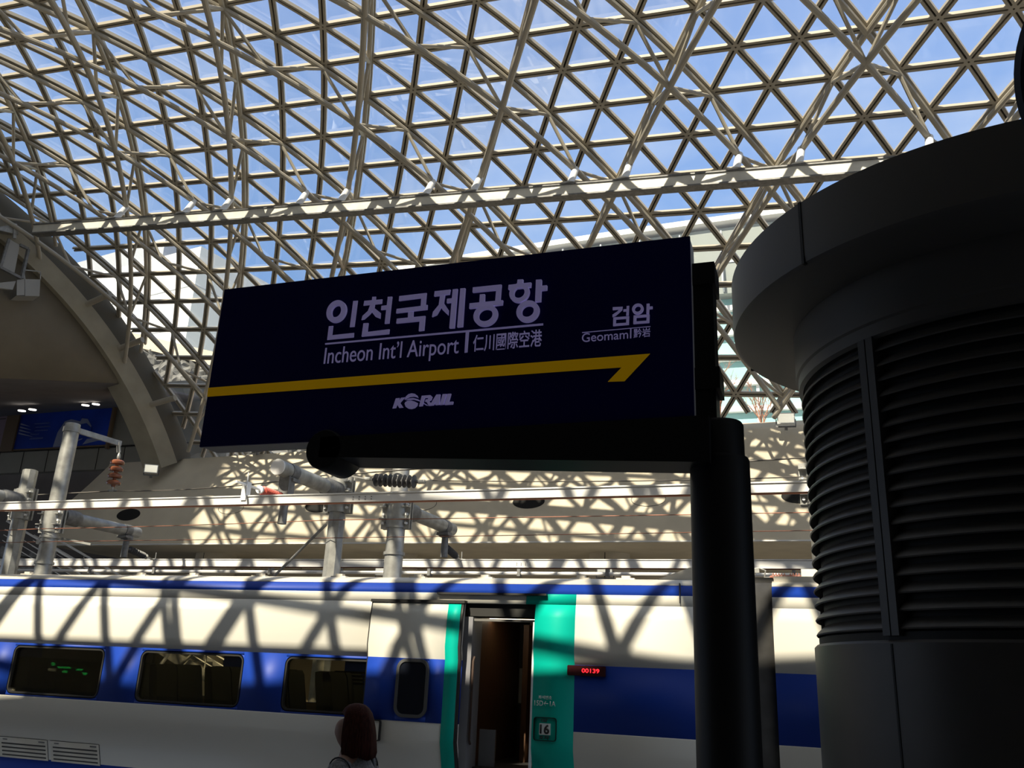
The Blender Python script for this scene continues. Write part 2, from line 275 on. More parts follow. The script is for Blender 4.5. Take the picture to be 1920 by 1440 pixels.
# ------------------------------------------------------------------ glass roof surface (inclined barrel vault, triangular lattice)
PQ = [-11.2119, 13.6672, 0.6321, -0.0339, -0.0884, 15.7794, 0.4342, -0.5144, 0.8625, -0.0335, -0.1352, -0.0279, 2.0797, 0.6859, -0.5303]
EDGE = 1.35
_e = Vector((math.cos(PQ[4]) * math.cos(PQ[3]), math.cos(PQ[4]) * math.sin(PQ[3]), math.sin(PQ[4])))
_u = Vector((0, 0, 1)).cross(_e).normalized(); _v = _e.cross(_u)
def roof(r, m):
    rr, mm = r - 4, m - 2; th = PQ[6] + rr * EDGE * PQ[8] / PQ[5]
    P = Vector(PQ[0:3]) + _e * EDGE * (mm + PQ[7] * rr) + PQ[5] * (_u * math.sin(th) + _v * math.cos(th))
    q = mm - 0.5 * rr
    return P + Vector(PQ[9:12]) * (0.01 * q * q) + Vector(PQ[12:15]) * (1e-4 * rr ** 3)
def rnorm(r, m):
    h = 1e-3; n = (roof(r + h, m) - roof(r - h, m)).cross(roof(r, m + h) - roof(r, m - h)).normalized()
    return n if n.dot(Vector((-8, 13.6, 1)) - roof(r, m)) > 0 else -n
def rin(r, m, d): return roof(r, m) + rnorm(r, m) * d
S_R, Z_RING = 13.0, 9.05
def s_left(r): return -11.4 + 0.22 * (r - 4.8)
def near_y(x): return 1.3 + (x + 9) / 12.0
def inside(r, m, zmin=None):
    s = m - 0.5 * r
    if s < s_left(r) or s > S_R: return False
    P = roof(r, m)
    return P.z >= (zmin or Z_RING) if r > 0 else P.y >= near_y(P.x) - 0.9

# ------------------------------------------------------------------ the setting
def struct(o, label=None):
    o['kind'] = 'structure'
    if label: o['label'] = label
    return o
b = MB(); b.box(-60, 40, -16, 10.6, -0.3, 0)
struct(b.build('floor', M_FLOOR), 'grey paved station platform the train stands beside')
b = MB(); b.box(-60, 40, 10.6, 31, -1.0, -0.75)
struct(b.build('floor', M_BALLAST), 'dark ballast bed under the train and catenary poles')

# far ring wall: cream concrete band the glass shell stands on
def ring_y(x): return 27.6 - 0.0584 * (x + 23.66)
def far_profile(x):
    yt = ring_y(x)
    return [(yt + 1.2, 9.22), (yt - 0.12, 9.22), (yt - 0.16, 9.10), (26.45 + (yt - 27.0) * .5, 8.2), (26.05, 7.35), (25.78, 6.5), (25.62, 5.75), (25.60, 5.58), (25.75, 5.56), (31.0, 5.60)]
xs = [-27.0 + i * 1.0 for i in range(41)]
b = MB(); b.loft([[(x, y, z) for y, z in far_profile(x)] for x in xs], cap=False)
n_ = len(far_profile(0)); b.f = [f for f in b.f if not (f[0] % n_ == n_ - 1)]; b.mi = b.mi[:len(b.f)]
wall_far = b.build('wall_far', M_CONC, origin=(0, 26, 5.5)); struct(wall_far, 'cream concrete ring wall with roof shadows behind the catenary poles')
def on_far(x, z):
    p = far_profile(x)
    for (y0, z0), (y1, z1) in zip(p[2:], p[3:8]):
        if z1 <= z <= z0: return y0 + (y1 - y0) * (z - z0) / (z1 - z0)
    return 25.6
for i, x in enumerate((-23.9, -19.5, -15.95, -12.1, -8.43, -4.65, -0.3)):
    openh = i % 2 == 0; zc = 6.93 if x > -20 else 6.75
    b = MB(); ring = []; N = 32
    for k in range(N):
        a = 2 * PI * k / N; px, pz = x + 0.53 * math.cos(a), zc + 0.235 * math.sin(a); ring.append((px, on_far(px, pz), pz))
    if openh:
        inner = [(p[0], p[1] - 0.012, p[2]) for p in ring]
        b.add(inner, [tuple(range(N))]); b.add([(x + (p[0] - x) * 1.05, p[1] - 0.010, zc + (p[2] - zc) * 1.08) for p in ring] + inner, [(k, (k + 1) % N, N + (k + 1) % N, N + k) for k in range(N)], 1)
        tag(b.build('round_opening', [M_BLACK, M_CONC], wall_far), 'black oval opening in the concrete ring wall')
    else:
        o1 = [(p[0], p[1] - 0.008, p[2]) for p in ring]; o2 = [(x + (p[0] - x) * .97, p[1] - 0.010, zc + (p[2] - zc) * .94) for p in ring]
        b.add(o1 + o2, [(k, (k + 1) % N, N + (k + 1) % N, N + k) for k in range(N)])
        tag(b.build('cover_outline', M_TDARK, wall_far), 'thin oval outline of a closed cover')
b = MB(); b.bar((-27, 25.57, 5.62), (12, 25.57, 5.62), 0.02, 0.035); tag(b.build('drip_edge', M_WHITE, wall_far), 'thin white drip edge')
b = MB()
for k in range(30): b.box(-40 + k * 1.8, -40 + k * 1.8 + 1.74, 29.2, 29.3, 5.2, 5.56)
b.box(-42, 12, 29.35, 29.5, 4.9, 5.58); b.build('soffit_beam', M_CONC, wall_far)
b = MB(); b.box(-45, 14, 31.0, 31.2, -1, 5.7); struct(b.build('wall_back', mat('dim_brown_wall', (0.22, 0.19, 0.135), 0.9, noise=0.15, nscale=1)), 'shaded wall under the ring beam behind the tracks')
b = MB(); b.box(-45, 14, 22.5, 31.0, -0.75, 0.2); struct(b.build('floor', M_FLOOR), 'far platform beyond the second track')

# left end wall of the vault, arch rib, soffit, balcony front
def xw(y): return -23.0 - 0.32 * (28.0 - y)
def arch_pt(r, d, xo=0.0):
    P = rin(r, 0.5 * r + s_left(r), d)
    return Vector((xw(P.y) + xo, P.y, P.z))
RR = [12.5 - 0.5 * i for i in range(38)]
b = MB()
b.loft([[arch_pt(r, 0.9, .25), arch_pt(r, 1.58, .25), arch_pt(r, 1.58, -.6), arch_pt(r, 0.9, -.6)] for r in RR])
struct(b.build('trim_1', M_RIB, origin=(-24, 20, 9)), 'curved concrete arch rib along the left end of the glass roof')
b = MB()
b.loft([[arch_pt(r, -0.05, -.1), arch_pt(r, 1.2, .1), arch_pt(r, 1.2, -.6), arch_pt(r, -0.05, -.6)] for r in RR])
struct(b.build('trim_2', M_STRIPD, origin=(-24, 20, 9)), 'recessed edge strip with shade painted in, between the arch rib and the glass')
inner = [arch_pt(r, 1.4, -.05) for r in RR if r <= 10.8]
bot = [(-24.2, 6.0, 6.0), (-24.2, 24.9, 11.5)]
poly = [p for p in inner if p.z > 7 and p.y > 6.2]
b = MB(); c0 = Vector((-24.2, 16.5, 9.2))
cz = [Vector((p.x, p.y, 10.40 + (p.y - 20.58) * 0.263)) for p in poly]
b.add(poly + cz, [(i, i + 1, len(poly) + i + 1, len(poly) + i) for i in range(len(poly) - 1)])
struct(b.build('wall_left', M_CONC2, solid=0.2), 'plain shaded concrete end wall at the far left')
b = MB(); b.add([(-30.1, 6.0, 6.6), (-25.4, 20.58, 10.42), (-24.0, 25.0, 11.58), (-24.6, 30, 12.55), (-48, 30, 12.3), (-48, 6, 5)], [(0, 1, 5), (1, 4, 5), (1, 2, 3, 4)])
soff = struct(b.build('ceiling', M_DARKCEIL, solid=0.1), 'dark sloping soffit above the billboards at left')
b = MB(); b.box(-48, -23.2, 30.0, 30.3, 9.6, 13.5)
wb = struct(b.build('wall_left', M_TILE), 'dark tiled balcony front under the billboards')
b = MB()
for k in range(14): b.box(-46 + k * 1.45, -46 + k * 1.45 + 0.025, 29.985, 30.0, 9.6, 10.62)
b.box(-48, -25, 29.93, 29.999, 10.58, 10.64); b.build('tile_joint', M_BLACK, wb)
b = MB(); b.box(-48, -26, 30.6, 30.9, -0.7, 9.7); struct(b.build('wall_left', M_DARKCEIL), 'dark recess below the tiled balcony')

# unseen block added beyond the vault to shade the left end of ring wall
b = MB(); b.box(-70, -27.6, -14, 8, 17.5, 46); struct(b.build('wall_left', M_CONC2), 'unseen sun blocker added above the left end of the glass roof')

# near side: opaque concourse roof edge whose shadow falls across the train
b = MB()
x0, x1 = -45.0, 30.0
b.add([(x0, near_y(x0), 10.6), (x1, near_y(x1), 10.6), (x1, near_y(x1), 9.4), (x0, near_y(x0), 9.4), (x0, -16, 10.6), (x1, -16, 10.6), (x1, -16, 9.4), (x0, -16, 9.4)],
      [(0, 1, 2, 3), (0, 4, 5, 1), (3, 2, 6, 7), (4, 7, 6, 5), (0, 3, 7, 4), (1, 5, 6, 2)])
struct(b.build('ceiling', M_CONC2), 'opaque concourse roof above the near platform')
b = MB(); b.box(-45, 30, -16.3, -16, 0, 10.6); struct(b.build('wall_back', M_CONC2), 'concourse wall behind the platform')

# ------------------------------------------------------------------ glass roof
R_MIN, R_MAX = -15, 13
ceil_root = thing('ceiling', 'curved glass roof on a triangular lattice of cream steel tubes', None, (-10, 14, 9.2), kind='structure')
# glass skin
bm = bmesh.new(); rows = []
ss = [i / 26 for i in range(27)]; rs_ = [R_MIN + 0.5 * i for i in range(int((R_MAX - R_MIN) / 0.5) + 3)]
off = WOFF[ceil_root.name]
for r in rs_: rows.append([bm.verts.new(rin(r, s_left(r) + (S_R - s_left(r)) * s + 0.5 * r, -0.02) - off) for s in ss])
for a, c in zip(rows, rows[1:]):
    for i in range(len(ss) - 1): bm.faces.new((a[i], a[i + 1], c[i + 1], c[i]))
bmesh.ops.bisect_plane(bm, geom=bm.verts[:] + bm.edges[:] + bm.faces[:], plane_co=Vector((0, 0, Z_RING)) - off, plane_no=(0, 0, -1), clear_outer=True)
bmesh.ops.bisect_plane(bm, geom=bm.verts[:] + bm.edges[:] + bm.faces[:], plane_co=Vector((-9, 0.4, 0)) - off, plane_no=Vector((1 / 12, -1, 0)), clear_outer=True)
me = bpy.data.meshes.new('glass_skin'); bm.to_mesh(me); bm.free(); me.materials.append(M_ROOFGL)
me.polygons.foreach_set('use_smooth', [True] * len(me.polygons))
tag(link('glass_skin', me, ceil_root, off), 'slightly dusty glass panes of the roof')

def runs(params, zmin=None):
    out, cur = [], []
    for r, m in params:
        if inside(r, m, zmin): cur.append((r, m))
        else:
            if len(cur) > 1: out.append(cur)
            cur = []
    if len(cur) > 1: out.append(cur)
    return out
def sweep_bar(b, path):
    P = [rin(r, m, 0.0) for r, m in path]; N = [rnorm(r, m) for r, m in path]; k = len(P)
    fr = []
    for i in range(k):
        t = (P[min(i + 1, k - 1)] - P[max(i - 1, 0)]).normalized(); l = t.cross(N[i]).normalized(); fr.append((P[i], l, N[i]))
    for lo, hi, d0, d1, mi in ((-0.080, -0.020, 0.0, 0.085, 0), (0.020, 0.080, 0.0, 0.085, 0), (-0.026, 0.026, 0.0, 0.02, 1)):
        b.loft([[p + l * lo + n * d0, p + l * hi + n * d0, p + l * hi + n * d1, p + l * lo + n * d1] for p, l, n in fr], mi=mi)
def frange(a, c, st):
    n = int(round((c - a) / st)); return [a + st * i for i in range(n + 1)]
for r in range(R_MIN, R_MAX + 1):
    b = MB()
    for path in runs([(r, 0.5 * r + s) for s in frange(-16.0, S_R, 0.5)]): sweep_bar(b, path)
    if b.v: b.build('horizontal_rail', [M_BAR, M_GASKET], ceil_root, smooth=0)
for k in range(-22, 24):
    b = MB()
    for path in runs([(r, r + k) for r in frange(R_MIN, R_MAX, 0.5)]): sweep_bar(b, path)
    if b.v: b.build('diagonal_rail', [M_BAR, M_GASKET], ceil_root, smooth=0)
for m in range(-19, 22):
    b = MB()
    for path in runs([(r, m) for r in frange(R_MIN, R_MAX, 0.5)]): sweep_bar(b, path)
    if b.v: b.build('upright_rail', [M_BAR, M_GASKET], ceil_root, smooth=0)

# tube trusses: outer chord, inner chord and zigzag struts on every third lattice line
strut_jobs = []
def truss(f):
    paths = runs([(r, f(r)) for r in frange(R_MIN, R_MAX, 0.25)], 9.6)
    for path in paths:
        if len(path) < 7: continue
        b = MB(); b.tube([rin(r, m, 1.10) for r, m in path], 0.074, 10)
        t = b.build('roof_truss', M_TUBE, ceil_root)
        b = MB(); b.tube([rin(r, m, 0.20) for r, m in path], 0.066, 8); b.build('outer_chord', M_TUBE, t)
        ints = [(int(round(r)), m) for r, m in path if abs(r - round(r)) < 1e-6]
        for (ra, ma), (rb, mb) in zip(ints, ints[1:]):
            A = rin(ra, ma, 1.10 if ra % 2 else 0.20); B = rin(rb, mb, 1.10 if rb % 2 else 0.20)
            strut_jobs.append((A, B, t))
for k in range(-22, 24):
    if k % 3 == 2: truss(lambda r, k=k: r + k)
for m in range(-21, 22):
    if m % 3 == 0: truss(lambda r, m=m: float(m))
def seen_size(A, B):
    mid = (A + B) / 2 - CAM; z = mid.dot(FWD)
    if z < 1: return 0
    x, y = mid.dot(R2) / z * 1640, mid.dot(U2) / z * 1640
    return 1.0 / z if abs(x) < 960 and abs(y) < 720 else 0
strut_jobs.sort(key=lambda j: -seen_size(j[0], j[1]))
rest = MB()
for i, (A, B, t) in enumerate(strut_jobs):
    if i < 100:
        b = MB(); b.tube([A, B], 0.046, 8); b.build('strut', M_TUBE, t)
    else: rest.tube([A, B], 0.046, 8)
rest.build('strut', M_TUBE, ceil_root)['kind'] = 'stuff'

# rib brackets that tie the shell to the arch
for r in (6.6, 8.3, 10.4):
    b = MB(); P = rin(r, 0.5 * r + s_left(r) + 0.1, 0.6); Q = arch_pt(r, 1.0, .1); b.tube([P + Vector((1.1, -.3, 0)), Q], 0.11, 12); b.build('arch_bracket', M_TUBE, ceil_root)

# ------------------------------------------------------------------ white gantry beam hung under the trusses
def beam_pt(s): m = 1.6 + s; return rin(3.2, m, 1.5)
bs = [-9.9 + 0.5 * i for i in range(47)]
pts = [rin(2.97, 1.485 + s, 1.90) for s in bs]
gb = thing('gantry_beam', 'long white steel beam hung below the glass roof above the sign', 'beam', pts[22])
b = MB(); UPW = Vector((0, 0, 1))
def beam_loft(b, lo, hi, z0, z1, mi=0):
    R = []
    for i, p in enumerate(pts):
        t = (pts[min(i + 1, len(pts) - 1)] - pts[max(i - 1, 0)]).normalized(); l = Vector((-t.y, t.x, 0)).normalized()
        R.append([p + l * lo + UPW * z0, p + l * hi + UPW * z0, p + l * hi + UPW * z1, p + l * lo + UPW * z1])
    b.loft(R, mi=mi)
beam_loft(b, -0.10, 0.10, -0.16, 0.11); b.build('web', M_BEAMW, gb, smooth=0)
b = MB(); beam_loft(b, -0.135, 0.135, 0.11, 0.15); b.build('top_flange', M_GALVD, gb, smooth=0)
b = MB(); beam_loft(b, -0.14, 0.14, -0.20, -0.16); b.build('bottom_flange', M_GALVD, gb, smooth=0)
for k in range(-9, 13):
    fs = []
    if k % 3 == 2: fs.append(2.97 + k)
    if k % 3 == 0: fs.append(float(k))
    for m in fs:
        if m < -8.3 or m > 14: continue
        A = rin(2.97, m, 1.06); B = rin(2.97, m, 1.90) + Vector((0, 0, 0.14))
        b = MB(); b.tube([A, A + (B - A) * .85, B], [0.09, 0.09, 0.115], 12); h = b.build('hanger', M_WHITE, gb)
        b = MB(); b.tube([B + Vector((0, 0, 0.012)), B + Vector((0, 0, 0.05))], [0.22, 0.12], 14); b.build('base_plate', M_WHITE, h)

# ------------------------------------------------------------------ maintenance cradle at the left end of the beam
M_CRADLE = mat('grey_cradle_panel', (0.34, 0.34, 0.33), 0.5)
mc = thing('maintenance_cradle', 'grey maintenance cradle hanging under the left end of the white gantry beam', 'cradle', (-24.4, 20.0, 12.9))
CR = {'pan': [ (-25.13, 19.48, 14.99), (-25.01, 19.83, 14.93), (-25.00, 19.88, 13.89), (-25.13, 19.47, 13.95) ], 'fr': [ (-25.01, 19.83, 14.93), (-24.92, 20.11, 14.90), (-24.92, 20.12, 13.80), (-25.14, 19.43, 13.91) ], 'bk': [ (-24.89, 20.23, 13.82), (-24.74, 20.69, 14.00), (-24.71, 20.78, 13.41), (-24.85, 20.35, 13.24) ], 'bl': [ (-24.96, 20.00, 13.69), (-24.89, 20.21, 13.82), (-24.86, 20.33, 13.27), (-24.93, 20.10, 13.16) ], 'rail': [ (-24.92, 20.13, 14.12), (-24.76, 20.64, 14.28), (-24.74, 20.69, 14.00), (-24.89, 20.22, 13.80) ], 'arm': [ (-25.11, 19.53, 13.39), (-24.97, 19.98, 13.64), (-24.98, 19.95, 13.31), (-25.10, 19.57, 13.21) ], 'trol': [ (-25.24, 19.14, 15.29), (-25.09, 19.61, 15.62), (-25.05, 19.73, 15.27), (-25.23, 19.16, 15.16) ], 'link': [ (-25.11, 19.54, 15.59), (-25.08, 19.63, 15.08) ]}
def thick(b, quad, dx=-0.06):
    b.prism([Vector(p) for p in quad], (dx, 0.02, 0))
b = MB(); F4 = [Vector(p) for p in CR['fr']]
for p, q_ in zip(F4, F4[1:]): b.bar(p, q_, 0.09, 0.09)
b.bar(F4[3], Vector(CR['pan'][0]), 0.08, 0.08); b.build('frame', M_GALVD, mc)
b = MB(); thick(b, CR['pan']); b.build('panel', M_CRADLE, mc)
b = MB(); thick(b, CR['bk'], -0.03); thick(b, CR['bl'], -0.03); b.prism([Vector(p) + Vector((-.05, .02, 0)) for p in (CR['bk'][2], CR['bk'][3], CR['bl'][3])], (-0.5, .2, -.05)); b.build('basket', M_CRADLE, mc)
b = MB(); R4 = [Vector(p) for p in CR['rail']]
for p, q_ in ((R4[0], R4[1]), (R4[1], R4[2]), (R4[0], R4[3])): b.bar(p, q_, 0.03, 0.03)
b.build('guard_rail', M_GALV, mc)
b = MB(); thick(b, CR['arm'], -0.15); b.build('arm', M_CRADLE, mc)
b = MB(); thick(b, CR['trol'], -0.25); b.bar(CR['link'][0], CR['link'][1], .10, .10); b.build('trolley', M_GALV, mc)

# ------------------------------------------------------------------ train
TP = [(-0.40, 11.50), (0.0, 11.31), (0.26, 11.23), (0.915, 11.0), (1.12, 11.0), (1.90, 11.0), (2.06, 10.965), (2.45, 10.985), (2.74, 11.03), (2.80, 11.05), (2.86, 11.09), (2.91, 11.16), (2.96, 11.32), (3.01, 11.75), (3.03, 12.45)]
YC = 12.45
def ty(z):
    for (z0, y0), (z1, y1) in zip(TP, TP[1:]):
        if z0 <= z <= z1: return y0 + (y1 - y0) * (z - z0) / (z1 - z0)
    return TP[-1][1]
def strip(b, x0, x1, z0, z1, off=0.0, far=False, mi=0):
    zs = [z0] + [z for z, _ in TP if z0 + 1e-4 < z < z1 - 1e-4] + [z1]
    f = (lambda y: 2 * YC - y + off) if far else (lambda y: y - off)
    n = len(zs)
    b.add([(x0, f(ty(z)), z) for z in zs] + [(x1, f(ty(z)), z) for z in zs], [(i, n + i, n + i + 1, i + 1) for i in range(n - 1)], mi)
def rrect(x0, x1, z0, z1, r, n=6):
    P = []
    for cx, cz, a0 in ((x1 - r, z0 + r, -90), (x1 - r, z1 - r, 0), (x0 + r, z1 - r, 90), (x0 + r, z0 + r, 180)):
        for i in range(n + 1):
            a = math.radians(a0 + 90 * i / n); P.append((cx + r * math.cos(a), cz + r * math.sin(a)))
    return P
def corner_fill(b, x0, x1, z0, z1, r, off=0.0, far=False):
    """blue corner pieces that round off a rectangular window hole"""
    P = rrect(x0, x1, z0, z1, r); C = [(x1, z0), (x1, z1), (x0, z1), (x0, z0)]
    f = (lambda z: 2 * YC - ty(z) + off) if far else (lambda z: ty(z) - off)
    for q in range(4):
        arc = P[q * 7:(q + 1) * 7]; c = C[q]
        V = [(c[0], f(c[1]), c[1])] + [(x, f(z), z) for x, z in arc]
        b.add(V, [(0, i, i + 1) for i in range(1, 7)])
def frame_ring(b, x0, x1, z0, z1, r, w, y0, y1):
    A = rrect(x0, x1, z0, z1, r); B = rrect(x0 + w, x1 - w, z0 + w, z1 - w, max(r - w, 0.01)); n = len(A)
    V = [(x, y0, z) for x, z in A] + [(x, y0, z) for x, z in B] + [(x, y1, z) for x, z in A] + [(x, y1, z) for x, z in B]
    F = []
    for i in range(n):
        j = (i + 1) % n
        F += [(i, j, n + j, n + i), (2 * n + i, 3 * n + i, 3 * n + j, 2 * n + j), (i, 2 * n + i, 2 * n + j, j), (n + i, n + j, 3 * n + j, 3 * n + i)]
    b.add(V, F)

def carriage(name, label, xa, xb, wins, door=None, teal=None):
    t = thing(name, label, 'train', ((xa + xb) / 2, YC, -0.75), group=None)
    segs = [(xa, xb)]
    if door: segs = [(xa, door[0]), (door[1], xb)]
    hi = teal[1] if teal else None
    def body_segs(z0, z1):
        out = []
        for s0, s1 in segs if (door and z0 < door[3] - 1e-3) else [(xa, xb)]:
            if teal:
                if s0 < teal[0] < s1 and s1 > teal[1] : out += [(s0, teal[0]), (teal[1], s1)]
                elif s0 >= teal[0] - 1e-3 and s0 < teal[1]: out.append((teal[1], s1))
                else: out.append((s0, s1))
            else: out.append((s0, s1))
        return out
    b = MB()
    for z0, z1 in ((0.26, 1.13), (1.90, 2.62), (2.62, 2.745)):
        for s0, s1 in body_segs(z0, z1): strip(b, s0, s1, z0, z1)
        strip(b, xa, xb, z0, z1, far=True)
    b.build('side_panel', M_TRAINW, t, solid=0.03, smooth=5)
    for s0, s1 in body_segs(1.13, 1.90):
        b = MB(); cuts = [w for w in wins if s0 < w[0] and w[1] < s1]; x = s0
        for w in cuts: strip(b, x, w[0], 1.13, 1.90); strip(b, w[0], w[1], 1.13, 1.165); strip(b, w[0], w[1], 1.855, 1.90); corner_fill(b, w[0], w[1], 1.165, 1.855, .10); x = w[1]
        strip(b, x, s1, 1.13, 1.90); b.build('window_band', M_TRAINB, t, solid=0.03)
    b = MB(); x = xa
    for w in wins: strip(b, x, w[0], 1.13, 1.90, far=True); strip(b, w[0], w[1], 1.13, 1.165, far=True); strip(b, w[0], w[1], 1.855, 1.90, far=True); x = w[1]
    strip(b, x, xb, 1.13, 1.90, far=True)
    b.build('window_band', M_TRAINB, t, solid=0.03)
    b = MB()
    for s0, s1 in segs: strip(b, s0, s1, -0.35, 0.26)
    strip(b, xa, xb, -0.35, 0.26, far=True); b.build('skirt', M_TRAINB, t, solid=0.03)
    b = MB(); strip(b, xa, xb, 2.745, 2.875); strip(b, xa, xb, 2.745, 2.875, far=True); b.build('roof_stripe', M_TRAINB, t, solid=0.02)
    b = MB(); strip(b, xa, xb, 2.875, 3.03); strip(b, xa, xb, 2.875, 3.03, far=True); b.build('roof', M_ROOFG, t, solid=0.03)
    for w in wins:
        b = MB(); frame_ring(b, w[0] - .012, w[1] + .012, 1.153, 1.867, .11, .035, 10.985, 11.05); fr = b.build('window_frame', M_TDARK, t)
        b = MB(); P = rrect(w[0], w[1], 1.165, 1.855, .10); b.prism([(x, 11.03, z) for x, z in P], (0, 0.008, 0)); b.build('window_pane', M_TGLASS, fr)
    b = MB(); b.box(xa + .05, xb - .05, 11.3, 2 * YC - 11.3, 0.45, 0.6); b.build('cabin_floor', M_TDARK, t)
    b = MB(); b.box(xa + .3, xb - .3, YC - .45, YC - .35, 2.47, 2.50); b.build('ceiling_light', mat('dim_cabin_light', (0.8, 0.8, 0.7), 0.4, emit=(1.0, 0.85, 0.6), estr=4.0), t)
    b = MB(); b.box(xa + .05, xb - .05, 11.2, 2 * YC - 11.2, 2.50, 2.56)
    [strip(b, s0 + .02, s1 - .02, 1.86, 2.5, off=-0.12) for s0, s1 in segs]; strip(b, xa + .05, xb, 1.86, 2.5, off=-0.12, far=True); strip(b, xa + .05, xb, .6, 1.16, off=-0.12, far=True)
    b.build('cabin_lining', M_TINT, t)
    return t

C1 = carriage('train_carriage', 'blue and white passenger carriage with open teal edged door', -21.0, -1.25,
              [(-19.25, -17.5), (-16.8, -15.05), (-14.35, -12.61), (-11.88, -10.13), (-9.45, -7.69), (-7.0, -5.26)], door=(-4.40, -3.43, 0.26, 2.62), teal=(-3.43, -2.90))
b = MB(); strip(b, -3.43, -2.90, 0.26, 2.62); strip(b, -3.56, -2.90, 2.62, 2.745, off=0.004); b.build('teal_panel', M_TEAL, C1, solid=0.03, smooth=5)
b = MB(); b.box(-4.79, -3.28, 10.94, 11.03, 2.725, 2.75); tag(b.build('rain_gutter', M_TDARK, C1), 'thin black rain gutter over the door')
# seats
def seat_pair(x, y0, y1, face):
    b = MB(); s = face
    prof = [(0.0, 0.95), (0.10 * s, 0.95), (0.10 * s, 1.0), (-0.03 * s, 1.62), (-0.07 * s, 1.68), (-0.16 * s, 1.66), (-0.14 * s, 1.5), (-0.04 * s, 0.95)]
    for a, c in ((y0, (y0 + y1) / 2 - .015), ((y0 + y1) / 2 + .015, y1)):
        b.prism([(x + px, a, pz) for px, pz in prof], (0, c - a, 0))
        b.box(min(x, x + .45 * s), max(x, x + .45 * s), a, c, 0.88, 1.02)
    b.box(x - .05, x + .3, (y0 + y1) / 2 - .1, (y0 + y1) / 2 + .1, 0.6, 0.9)
    b.build('seat', M_SEAT, C1)
for k in range(12):
    x = -12.0 + 0.98 * k * 0.62 if False else -17.2 + 0.98 * k
    if x > -5.6: break
    seat_pair(x, 11.28, 12.20, 1 if k % 2 else -1 if False else 1); seat_pair(x, 12.72, 13.62, 1)
# seat-back pocket and reading slats that show through the third window
b = MB()
for k in range(4): b.box(-6.75, -6.0, 11.9, 11.92, 1.52 + k * .05, 1.55 + k * .05)
b.build('luggage_slat', M_TDARK, C1)
# LED board behind the first window stands in for a reflected display
b = MB(); b.box(-11.42, -10.35, 11.22, 11.25, 1.36, 1.66); dsp = b.build('reflected_board', M_TDARK, C1)
text_mesh('display_digits', '9:11', M_LEDW, dsp, (-11.40, 11.215, 0), (1, 0, 0), (0, 0, 1), box=(0.02, 1.50, 0.15, 1.545))
for i, (xx, zz, w_, h_) in enumerate(((0.06, 1.585, .07, .05), (0.20, 1.55, .26, .03), (0.30, 1.49, .10, .035), (0.56, 1.53, .14, .03), (0.70, 1.47, .09, .04))):
    b = MB(); n = int(w_ / .016)
    for j in range(n):
        for q in range(3):
            if (j * 7 + q * 5 + i) % 4: b.box(-11.40 + xx + j * .016, -11.40 + xx + j * .016 + .011, 11.21, 11.215, zz + q * h_ / 3, zz + q * h_ / 3 + h_ / 3 * .7)
    b.build('led_line', M_LEDG, dsp, smooth=0)
# vestibule behind the open door
b = MB()
b.box(-4.52, -4.42, 11.15, 13.7, 0.6, 2.5); b.box(-3.42, -3.34, 11.15, 13.7, 0.6, 2.5); b.build('partition', M_WOOD, C1)
b = MB(); b.box(-4.06, -3.42, 12.75, 12.8, 0.6, 2.5); v_ = b.build('vestibule_panel', M_WOOD, C1)
b = MB(); b.box(-3.97, -3.72, 12.735, 12.75, 1.2, 2.2); b.box(-3.66, -3.52, 12.735, 12.75, 1.42, 1.68); b.build('dark_inset', M_TDARK, v_)
b = MB(); b.box(-4.10, -4.02, 12.6, 12.8, 0.6, 2.45); b.build('door_post', M_WOOD, C1)
b = MB(); b.box(-4.42, -4.10, 13.4, 13.5, 0.6, 2.5); v2 = b.build('far_door', M_TDARK, C1)
b = MB(); b.box(-4.40, -4.18, 13.38, 13.4, 1.35, 1.85); b.build('far_door_pane', mat('painted_daylight_pane', (0.30, 0.30, 0.27), 0.3), v2)  # opaque pane, the pale daylight beyond is painted on it
b = MB(); b.box(-4.40, -3.43, 11.06, 11.5, 0.26, 0.45); b.box(-4.40, -3.43, 11.3, 12.0, 0.45, 0.62); b.build('door_step', M_TDARK, C1)
b = MB(); b.box(-4.38, -3.45, 11.06, 11.45, 2.46, 2.62); hd = b.build('door_header', M_TDARK, C1)
b = MB(); b.box(-4.30, -3.46, 11.08, 11.14, 2.40, 2.43); b.build('door_rail', M_STEELB, hd)
b = MB()
b.box(-3.455, -3.43, 10.985, 11.03, 0.28, 2.40); tag(b.build('door_seal', M_WHITE, C1), 'pale seal down the right edge of the doorway')
b = MB(); b.box(-4.42, -4.30, 11.05, 11.4, 0.3, 2.45); b.build('door_jamb', mat('grey_jamb', (0.22, 0.22, 0.24), 0.5), C1)
b = MB(); b.tube([(-4.27, 11.10, 1.95), (-4.27, 11.06, 1.9), (-4.27, 11.06, 0.95), (-4.27, 11.10, 0.9)], 0.016, 8); b.build('grab_rail', mat('dark_bronze_rail', (0.05, 0.025, 0.015), 0.6), C1)
b = MB(); b.box(-4.30, -4.08, 11.5, 11.54, 0.6, 1.06); b.build('low_partition', mat('grey_jamb', (0.2, 0.2, 0.2), 0.5), C1)
